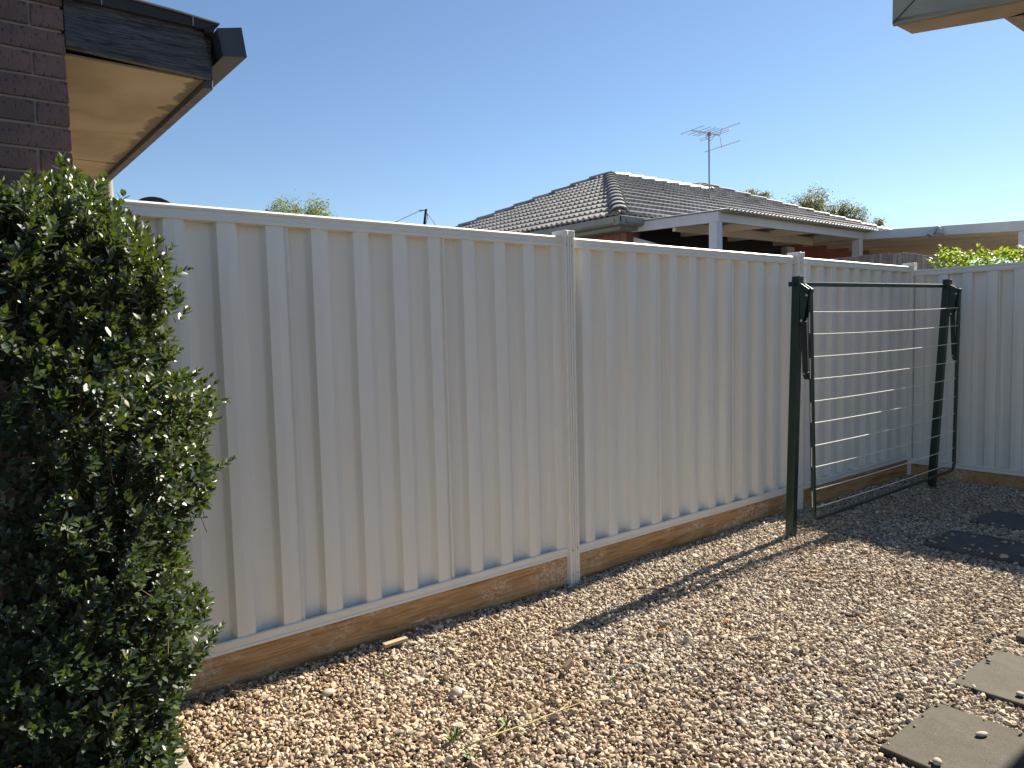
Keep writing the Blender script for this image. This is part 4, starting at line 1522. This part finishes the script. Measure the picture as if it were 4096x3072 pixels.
# west wall: upright boards below the fascia, rest brick
wy = EY + 0.14
wx = EX + 0.25
MB().box(wx + 0.03, wx + 0.25, wy, EY + Lw - 0.3, -0.05, EZ - 0.167).build("wall", "red_brick_wall", nb)
yy = wy
for k in range(40):
    MB().box(wx, wx + 0.028, yy, yy + 0.098, 1.2, EZ - 0.167).build("wall_board", "red_board", nb, bevel=0.003)
    yy += 0.104
# front wall under the patio
MB().box(wx + 0.26, XE - 0.3, EY + 0.33, EY + 0.53, -0.05, EZ + 0.02).build("wall", "red_brick_wall", nb)
MB().box(wx + 0.255, 10.55, EY + 0.27, EY + 0.30, 0.9, 2.74).build("roller_blind", "black_blind", nb)
MB().box(10.60, 10.82, EY + 0.20, EY + 0.32, 2.40, 2.66).build("meter_box", "white_beam", nb)

# ================================================================== NEIGHBOUR PATIO AND CARPORT FRAME
pt = thing("patio_cover", (8.7, 2.6, -0.05), "pale painted timber patio frame with corrugated roof attached to the tiled house", "patio")
PX0, PY0, PY1 = 6.951, 1.963, 3.30
BZ = 2.604


def beam(p0, p1, w_, h_, mat="white_beam", name="beam", par=None):
    return MB().bar(p0, p1, w_, h_).build(name, mat, par or pt, bevel=0.004)


m = MB()
m.prism([(PX0, PY0, 2.598), (PX0, PY0, 2.716), (PX0, PY1 + .06, 2.757), (PX0, PY1 + .06, 2.640)], [(PX0 + .045, PY0, 2.598), (PX0 + .045, PY0, 2.716), (PX0 + .045, PY1 + .06, 2.757), (PX0 + .045, PY1 + .06, 2.640)])
m.build("side_beam", "white_beam", pt, bevel=0.003)
MB().box(PX0 + 0.046, 10.342, PY0, PY0 + 0.045, BZ, 2.716).build("front_beam", "white_beam", pt, bevel=0.003)
MB().box(PX0 + 0.046, 10.30, PY1 + .01, PY1 + .05, 2.70, 2.75).build("wall_beam", "black_blind", pt, bevel=0.003)
for xb in (7.95, 9.0, 10.15):
    m = MB(); m.prism([(xb, PY0 + .046, 2.606), (xb, PY0 + .046, 2.700), (xb, PY1 - .022, 2.740), (xb, PY1 - .022, 2.646)], [(xb + .045, PY0 + .046, 2.606), (xb + .045, PY0 + .046, 2.700), (xb + .045, PY1 - .022, 2.740), (xb + .045, PY1 - .022, 2.646)])
    m.build("rafter", "cream_ceiling", pt, bevel=0.003)
MB().box(PX0 + .05, 10.1, 2.60, 2.645, 2.578, 2.690).build("purlin", "cream_ceiling", pt, bevel=0.003)
for xp in (6.925, 10.185):
    MB().box(xp, xp + 0.105, PY0 + 0.004, PY0 + 0.11, -0.05, BZ - 0.002).build("post", "white_beam", pt, bevel=0.004)
MB().box(PX0 + .004, PX0 + 0.10, PY1 - .05, PY1 + .05, -0.05, 2.618).build("post", "white_beam", pt, bevel=0.004)
m = MB(); m.prism([(6.975, 3.24, 2.58), (6.975, 2.84, 2.449), (6.975, 2.84, 1.6), (6.975, 3.24, 1.6)], [(6.99, 3.24, 2.58), (6.99, 2.84, 2.449), (6.99, 2.84, 1.6), (6.99, 3.24, 1.6)])
m.build("side_panel", "white_beam", pt)
# corrugated sheet
m = MB()
x = PX0 - 0.02
k = 0
prof = []
while x < 10.55:
    prof.append((x, 0.0095 * math.cos(2 * math.pi * (x - PX0) / 0.076)))
    x += 0.076 / 8
for x, h_ in prof:
    m.v.append((x, PY0 - 0.135, 2.722 + h_)); m.v.append((x, PY1 + 0.02, 2.764 + h_))
for k in range(len(prof) - 1):
    m.f.append((2 * k, 2 * k + 2, 2 * k + 3, 2 * k + 1))
o = m.build("roof_sheet", "zinc_sheet", pt, smooth=True)
sm = o.modifiers.new("thick", 'SOLIDIFY'); sm.thickness = 0.0015
MB().box(PX0 + .05, 10.3, PY0 - 0.10, PY0 - 0.004, 2.700, 2.709).build("sheet_edge_flashing", "fascia_grey", pt)

cp = thing("carport", (12.2, 1.2, -0.05), "flat roofed pale carport with cream ceiling beyond the paling fence", "carport")
CXB = 10.344
m = MB()
m.prism([(CXB, 1.963, 2.604), (CXB, 1.963, 2.722), (CXB, -0.9, 2.565), (CXB, -0.9, 2.44)], [(CXB + .045, 1.963, 2.604), (CXB + .045, 1.963, 2.722), (CXB + .045, -0.9, 2.565), (CXB + .045, -0.9, 2.44)])
m.build("front_beam", "white_beam", cp, bevel=0.003)
MB().box(CXB + 0.004, CXB + 0.10, 0.00, 0.125, -0.05, 2.492).build("post", "white_beam", cp, bevel=0.004)
m = MB()
zc = lambda y: 2.752 - 0.055 * (3.36 - y)
m.prism([(CXB + .046, 3.36, zc(3.36)), (CXB + .046, -0.9, zc(-.9)), (17.5, -0.9, zc(-.9)), (17.5, 3.36, zc(3.36))], [(CXB + .046, 3.36, zc(3.36) + .03), (CXB + .046, -0.9, zc(-.9) + .03), (17.5, -0.9, zc(-.9) + .03), (17.5, 3.36, zc(3.36) + .03)])
m.build("ceiling", "cream_ceiling", cp)
for k in range(8):
    xb = 11.16 + k * 0.745
    m = MB(); m.prism([(xb, 3.355, zc(3.355) - .052), (xb, -0.9, zc(-.9) - .052), (xb + .06, -0.9, zc(-.9) - .052), (xb + .06, 3.355, zc(3.355) - .052)], [(xb, 3.355, zc(3.355) - .001), (xb, -0.9, zc(-.9) - .001), (xb + .06, -0.9, zc(-.9) - .001), (xb + .06, 3.355, zc(3.355) - .001)])
    m.build("rafter", "cream_ceiling", cp)
for yy in (1.90, 0.05):
    MB().box(17.3, 17.4, yy, yy + 0.1, -0.05, 2.55).build("post", "white_beam", cp)
m = MB(); m.bar((12.0, 1.80, 2.628), (12.0, 0.78, 2.572), 0.08, 0.05)
m.build("tube_light", "white_beam", cp, bevel=0.006)
MB().box(CXB - 0.02, CXB - 0.002, 1.66, 2.09, 2.680, 2.690).build("flashing", "white_beam", cp)

# twin spot lamp on the carport beam
sl = thing("spot_lamp", (CXB, 1.02, 2.62), "pair of small grey outdoor spot lamps on the carport beam", "lamp")
MB().tube([(CXB - 0.001, 1.02, 2.625), (CXB - 0.03, 1.02, 2.625)], 0.045, 14).build("base", "lamp_grey", sl, smooth='auto')
for yt, yb2 in ((1.045, 1.092), (0.99, 0.968)):
    m = MB()
    m.tube([(CXB - 0.028, yt, 2.628), (CXB - 0.05, yt * .4 + yb2 * .6, 2.59), (CXB - 0.072, yb2, 2.548)], 0.026, 14, 0.042)
    m.build("lamp_head", "lamp_grey", sl, smooth='auto')

# ================================================================== ANTENNA
an = thing("tv_antenna", (11.157, 5.163, 3.69), "metal television antenna on a thin mast above the tiled roof", "antenna")
AB = Vector((11.157, 5.163, 3.60))
MB().tube([AB, AB + Vector((0, 0, 1.30))], 0.014, 8).build("mast", "antenna_mast", an, smooth='auto')
MB().tube([AB + Vector((0, 0, 0.06)), AB + Vector((0, 0, 0.20))], 0.05, 10, 0.016).build("flashing_cone", "antenna_mast", an, smooth='auto')
# boom tip points left and towards the yard, elements square to it
vh = Vector((0.807, 0.590, 0)); lr = Vector((0.590, -0.807, 0))
bd = (lr * -0.69 + vh * -0.72).normalized()
ed = (lr * 0.68 + vh * -0.73).normalized()
ctr = AB + Vector((0, 0, 1.285))
MB().bar(ctr - bd * 0.27, ctr + bd * 0.42, 0.024, 0.024).build("boom", "antenna_metal", an)
MB().box(ctr.x - .025, ctr.x + .025, ctr.y - .025, ctr.y + .025, ctr.z - .04, ctr.z + .02).build("clamp", "antenna_mast", an)
for t, L in ((0.405, 0.60), (0.24, 0.58), (0.12, 0.57), (0.03, 0.56)):
    c = ctr + bd * t + Vector((0, 0, 0.014))
    MB().tube([c - ed * L / 2, c + ed * L / 2], 0.006, 6).build("element", "antenna_metal", an)
c = ctr - bd * 0.13 + Vector((0, 0, -0.016))
loop = []
for k in range(13):
    a_ = math.pi * k / 12
    loop.append(c + ed * (0.385 + 0.014 * math.sin(a_)) + Vector((0, 0, 0.016 * math.cos(a_))))
for k in range(13):
    a_ = math.pi * k / 12
    loop.append(c - ed * (0.385 + 0.014 * math.sin(a_)) + Vector((0, 0, -0.016 * math.cos(a_))))
MB().tube(loop + [loop[0]], 0.005, 6).build("dipole", "antenna_metal", an)
c = ctr - bd * 0.27
u1 = c + Vector((0, 0, 0.13)) - bd * 0.06; u2 = c + Vector((0, 0, -0.215)) - bd * 0.05
MB().tube([c, u1], 0.007, 6).build("reflector_arm", "antenna_metal", an)
MB().tube([c, u2], 0.007, 6).build("reflector_arm", "antenna_metal", an)
for q, L in ((u1 - Vector((0, 0, .02)), 0.88), (u2 + Vector((0, 0, .02)), 0.88)):
    MB().tube([q - ed * L / 2, q + ed * L / 2], 0.007, 6).build("reflector", "antenna_metal", an)
MB().tube([c + bd * .12, ctr + lr * .06 + Vector((0, 0, -0.10)), ctr + lr * .02 + Vector((0, 0, -0.13)), ctr - lr * .05 + Vector((0, 0, -0.09)), ctr - lr * .04 + Vector((0, 0, -.04))], 0.004, 6).build("cable", "black_metal", an)

# ================================================================== DISH AND SERVICE POLE
ds = thing("satellite_dish", (2.58, 8.05, -0.05), "black satellite dish rim peeking over the fence near the brick house", "dish")
bm_ = MB()
nr, na = 5, 28
cz = 3.405 - 0.34
for i in range(nr + 1):
    rr = 0.36 * i / nr
    for k in range(na):
        a_ = 2 * math.pi * k / na
        bm_.v.append((2.58 + rr * math.cos(a_), 8.0 + 0.6 * rr * rr * -1 + 0.08, cz + rr * math.sin(a_) * 0.96))
for i in range(nr):
    for k in range(na):
        k2 = (k + 1) % na
        bm_.f.append((i * na + k, i * na + k2, (i + 1) * na + k2, (i + 1) * na + k))
d_o = bm_.build("reflector", "dish_black", ds, smooth=True)
d_o.modifiers.new("thick", 'SOLIDIFY').thickness = 0.012
MB().tube([(2.58, 8.25, -0.05), (2.58, 8.25, cz - 0.1), (2.58, 8.11, cz)], 0.025, 10).build("mast", "antenna_mast", ds)
MB().tube([(2.58, 8.08, cz - 0.33), (2.58, 7.62, cz - 0.12)], 0.012, 8).build("feed_arm", "antenna_mast", ds)
MB().tube([(2.58, 7.64, cz - 0.12), (2.58, 7.70, cz - 0.06)], 0.03, 10).build("receiver", "dish_black", ds)

sp = thing("service_pole", (10.5, 14.0, -0.05), "dark leaning service pole with cables beyond the fence", "pole")
MB().tube([(9.9, 14, -0.05), (10.753, 14, 4.79)], 0.035, 8).build("pole", "black_metal", sp)
MB().tube([(10.745, 14, 4.74), (10.62, 14, 4.76), (10.50, 13.98, 4.71), (9.80, 13.9, 4.39), (8.6, 13.8, 3.9)], 0.012, 6).build("cable", "cable_grey", sp)
MB().tube([(10.66, 14, 4.758), (10.60, 14, 4.748), (10.54, 14, 4.73)], 0.026, 8).build("insulator", "cable_grey", sp)
MB().tube([(10.75, 14, 4.73), (11.02, 13.95, 4.38), (11.6, 13.9, 3.6)], 0.012, 6).build("cable", "cable_grey", sp)
MB().tube([(10.77, 14, 4.70), (10.80, 14, 4.58), (10.72, 14, 4.38), (10.6, 14, 4.1)], 0.009, 6).build("cable", "cable_grey", sp)

# ================================================================== TREES


def tree(name, label, base, trunk_top, blobs, n, lsize, mat, droop, dens=1.0, limbs=True):
    t_ = thing(name, base, label, "tree", "trees beyond the houses")
    rr = random.Random(hash(label) % 1000 if False else len(label))
    B0, T0 = Vector(base), Vector(trunk_top)
    MB().tube([B0 + Vector((0, 0, -0.1)), B0.lerp(T0, 0.5) + Vector((.15, 0, 0)), T0], 0.24, 10, 0.10).build("trunk", "tree_bark", t_, smooth=True)
    lm = MB()
    for (c, r3) in blobs:
        c = Vector(c)
        lm.tube([T0 - Vector((0, 0, .4)), T0.lerp(c, .6) + Vector((0, 0, -.25)), c], 0.07, 6, 0.02)
        for k in range(7):
            q = c + Vector((rr.uniform(-1, 1) * r3[0], rr.uniform(-1, 1) * r3[1], rr.uniform(-.3, 1) * r3[2])) * 0.8
            lm.tube([c - Vector((0, 0, r3[2] * .4)), c.lerp(q, .6), q], 0.022, 5, 0.006)
    lm.build("limbs", "tree_bark", t_, smooth=True)
    P, D, N2, L_, W_ = [], [], [], [], []
    vol = [b[1][0] * b[1][1] * b[1][2] for b in blobs]
    tot = sum(vol)
    for (c, r3), v_ in zip(blobs, vol):
        c = Vector(c)
        ncl = max(6, int(n * (v_ / tot) ** 0.85 / 26))
        for q in range(ncl):
            # clumps gather near the shell, leaving gaps between
            a_ = Vector((rr.gauss(0, 1), rr.gauss(0, 1), rr.gauss(0, 1))).normalized() * (rr.random() ** 0.45)
            cc = c + Vector((a_.x * r3[0], a_.y * r3[1], a_.z * r3[2]))
            cs = rr.uniform(0.12, 0.26) * min(r3[0], r3[2])
            for k in range(26):
                p = cc + Vector((rr.gauss(0, cs), rr.gauss(0, cs), rr.gauss(0, cs * 1.1)))
                P.append(tuple(p)); D.append((rr.gauss(0, .7), rr.gauss(0, .7), rr.gauss(0, .4) + droop)); N2.append((rr.gauss(0, 1), rr.gauss(0, 1), rr.gauss(0, 1)))
                l_ = lsize * rr.uniform(.7, 1.3); L_.append(l_); W_.append(l_ * 0.38)
    V, T = leaves(P, D, N2, L_, W_)
    tag(tri_mesh("crown", V, T, mat, t_), kind="stuff")
    return t_


tree("pepper_tree", "feathery pale green treetops in two domes above the long fence", (12.0, 25, -0.05), (11.9, 25, 4.6),
     [((11.30, 25, 6.02), (0.58, 0.6, 0.88)), ((12.62, 25.1, 6.02), (0.60, 0.6, 0.95)), ((10.7, 24.9, 5.85), (0.35, 0.4, 0.60)), ((13.2, 25, 5.65), (0.38, .45, .70)), ((11.9, 25, 5.0), (1.5, .8, .8))],
     15000, 0.085, "pepper_leaf", 0.35)
tree("gum_tree", "sparse olive gum tree crown showing over the tiled roof hip", (26.4, 11.4, -0.05), (26.4, 11.3, 4.0),
     [((26.20, 11.62, 5.80), (0.70, 0.74, 0.66)), ((25.78, 12.35, 5.75), (0.46, 0.46, 0.42)), ((26.75, 10.72, 5.52), (0.46, 0.46, 0.50)), ((26.98, 10.25, 5.25), (0.46, 0.42, 0.48)), ((27.28, 9.66, 4.98), (0.30, 0.30, 0.32)), ((26.4, 11.2, 5.1), (.9, .9, .6))],
     12000, 0.075, "gum_leaf", -0.5)
tree("gum_tree", "small olive gum treetop just above the tiled roof by the antenna", (25.0, 13.4, -0.05), (25.0, 13.4, 4.6),
     [((25.05, 13.50, 6.42), (0.40, 0.44, 0.26)), ((25.3, 13.05, 6.30), (0.30, 0.3, 0.24)), ((25.1, 13.4, 5.9), (.5, .5, .3))], 3000, 0.075, "gum_leaf", -0.5)

# ================================================================== SMALL THINGS ON THE GRAVEL


def gh(x, y):
    return float(ground_h(np.array(x), np.array(y)))


def loose_stone(name, x, y, z, r3, label, group=None, mat="big_stone", rot=0.0):
    bm = bmesh.new(); bmesh.ops.create_icosphere(bm, subdivisions=3, radius=1)
    ph = [random.uniform(0, 6) for _ in range(3)]
    for v in bm.verts:
        p = v.co
        f_ = 1 + .08 * math.sin(2.1 * p.x + ph[0]) + .08 * math.sin(2.5 * p.y + ph[1]) + .06 * math.sin(3 * p.z + ph[2])
        v.co = Vector((p.x * r3[0], p.y * r3[1], p.z * r3[2])) * f_
    me_ = bpy.data.meshes.new(name); bm.to_mesh(me_); bm.free()
    me_.polygons.foreach_set("use_smooth", [True] * len(me_.polygons)); me_.materials.append(MATS[mat])
    o = bpy.data.objects.new(name, me_); o.location = (x, y, z + r3[2] * 0.9); o.rotation_euler = (0, 0, rot)
    col.objects.link(o)
    return tag(o, label, "stone", group)


loose_stone("stone", 1.55, -0.66, gh(1.55, -.66) + 0.006, (0.024, 0.022, 0.021), "smooth round cream stone larger than the pebbles around it")
loose_stone("stone", 1.17, -0.315, gh(1.17, -.315) + 0.004, (0.030, 0.018, 0.014), "flat tan stone lying near the plinth board")
loose_stone("stone", 4.50, -0.86, gh(4.5, -.86) + 0.008, (0.026, 0.02, 0.014), "pale oval stone at the edge of the far shadow")
PG = "loose pebbles kicked onto the pavers"
loose_stone("pebble", 2.433, -2.085, 0.026, (0.016, 0.013, 0.010), "round cream pebble sharing a sunlit paver with a long pale pebble", PG)
loose_stone("pebble", 2.72, -2.115, 0.026, (0.021, 0.011, 0.008), "long pale pebble sharing a sunlit paver with a round cream pebble", PG, rot=-0.5)
loose_stone("pebble", 3.122, -2.106, 0.026, (0.015, 0.012, 0.009), "small grey pebble on the second sunlit paver", PG)
for k in range(14):
    loose_stone("pebble", random.uniform(4.94, 5.36), random.uniform(-1.62, -1.06), 0.020, (random.uniform(.010, .016), random.uniform(.009, .012), .008), "small pale pebble scattered on the dark shaded paver", PG, rot=random.uniform(0, 3))
m = MB(); m.box(1.53, 1.65, -0.125, -0.095, 0.026, 0.042)
w_ = m.build("wood_offcut", "wood_scrap", None, bevel=0.003)
w_.rotation_euler = (0, 0, 0)
tag(w_, "small tan timber offcut lying by the plinth board", "offcut")
m = MB(); m.box(-0.022, 0.022, -0.008, 0.008, -0.012, 0.03)
w_ = m.build("wood_chip", "wood_scrap", None, bevel=0.002); w_.location = (2.02, -0.80, 0.028); w_.rotation_euler = (0.9, 0.2, 1.2)
tag(w_, "upright splinter of weathered wood among the pebbles", "wood chip")
m = MB(); m.tube([(2.44, -1.085, 0.034), (2.50, -1.12, 0.036), (2.56, -1.16, .034)], 0.004, 6)
FL = "dry orange leaves scattered on the gravel"
for x, y, rz in ((2.444, -0.073, 0.4), (3.011, -0.726, 1.2), (2.63, -0.829, 2.2), (2.226, -0.937, 0.2), (3.5, -0.55, 1.9), (4.35, -0.70, 2.6), (4.48, -0.9, 0.9), (2.95, -0.95, 2.9)):
    me_ = bpy.data.meshes.new("fallen_leaf"); lv3 = leaf_local(0.5, 0.5)
    me_.from_pydata([(a_ * 0.045, b_ * 0.020, c_ * 0.02) for a_, b_, c_ in lv3], [], [tuple(int(i) for i in t) for t in LEAF_T]); me_.materials.append(MATS["fallen_leaf"])
    o = bpy.data.objects.new("fallen_leaf", me_); o.location = (x, y, gh(x, y) + 0.026); o.rotation_euler = (random.uniform(-.3, .3), random.uniform(-.2, .2), rz)
    col.objects.link(o); tag(o, "dry orange fallen leaf lying on the gravel", "leaf", FL)
# bleached grass stalk
pts = [(1.34, -1.02, 0.034), (1.46, -1.03, 0.037), (1.60, -1.055, 0.039), (1.74, -1.06, 0.038), (1.86, -1.07, 0.036), (1.93, -1.10, 0.032)]
gs = thing("grass_stalk", (1.6, -1.05, 0.03), "long bleached yellow grass stalk lying across the gravel", "stalk")
MB().tube(pts, 0.0032, 6, 0.0012).build("stalk", "dry_grass", gs, smooth=True)
for k, (a_, b_) in enumerate(((1, (0.07, 0.03)), (2, (0.06, -0.04)), (3, (0.09, 0.025)), (0, (-0.05, -0.03)))):
    q = Vector(pts[a_]); MB().tube([q, q + Vector((b_[0], b_[1], 0.004))], 0.0018, 5, 0.0007).build("blade", "dry_grass", gs)
WG = "small green weeds growing through the gravel"
for x, y, s_ in ((1.36, -0.93, 1.3), (1.20, -0.80, 0.7), (1.55, -0.98, 1.0), (1.62, -0.50, 0.6), (1.42, -0.36, 0.8), (2.10, -0.99, 0.7), (1.08, -0.98, 0.6), (1.34, -1.06, 0.9)):
    P, D, N2, L_, W_ = [], [], [], [], []
    z = gh(x, y) + 0.012
    for k in range(int(16 * s_)):
        a_ = random.uniform(0, 6.28)
        P.append((x + random.gauss(0, .008 * s_), y + random.gauss(0, .008 * s_), z)); D.append((math.cos(a_), math.sin(a_), random.uniform(.5, 1.6))); N2.append((-math.cos(a_), -math.sin(a_), 1))
        l_ = random.uniform(.018, .042) * s_; L_.append(l_); W_.append(l_ * 0.22)
    V, T = leaves(P, D, N2, L_, W_)
    o = tri_mesh("weed", V, T, "weed_green"); tag(o, "small green weed tuft among the pebbles", "weed", WG)

dr = thing("dry_roots", (0.93, -0.10, 0.01), "tangle of thin dry roots against the plinth board beside the hedge", "roots")
for k in range(16):
    x0 = 0.93 + random.gauss(0, .06); y0 = -0.07 + random.gauss(0, .02)
    a_ = random.uniform(-0.4, 3.5)
    L = random.uniform(.06, .17)
    z0 = 0.018
    p = [Vector((x0, y0, z0))]
    for q in range(5):
        a_ += random.gauss(0, .45)
        p.append(p[-1] + Vector((math.cos(a_) * L / 5, -abs(math.sin(a_)) * L / 9 + random.gauss(0, .006), random.gauss(0.012 if k % 3 == 0 else 0.002, .006))))
    MB().tube(p, 0.0013, 5, 0.0006).build("root", "wood_scrap", dr)
SG = "bits of straw scattered over the gravel"
for k in range(26):
    x = random.uniform(0.8, 4.2); y = random.uniform(-2.0, -0.08)
    if y < -1.0 and x < 1.6: continue
    a_ = random.uniform(0, 3.14); L = random.uniform(.02, .055)
    z = gh(x, y) + 0.017
    d = Vector((math.cos(a_), math.sin(a_), random.gauss(0, .12)))
    o = MB().tube([Vector((x, y, z)), Vector((x, y, z)) + d * L * .5 + Vector((0, 0, .004)), Vector((x, y, z)) + d * L], 0.0012, 5, 0.0006).build("straw", "dry_grass" if k % 2 else "wood_scrap")
    tag(o, "short dry straw lying loose on the pebbles", "straw", SG)
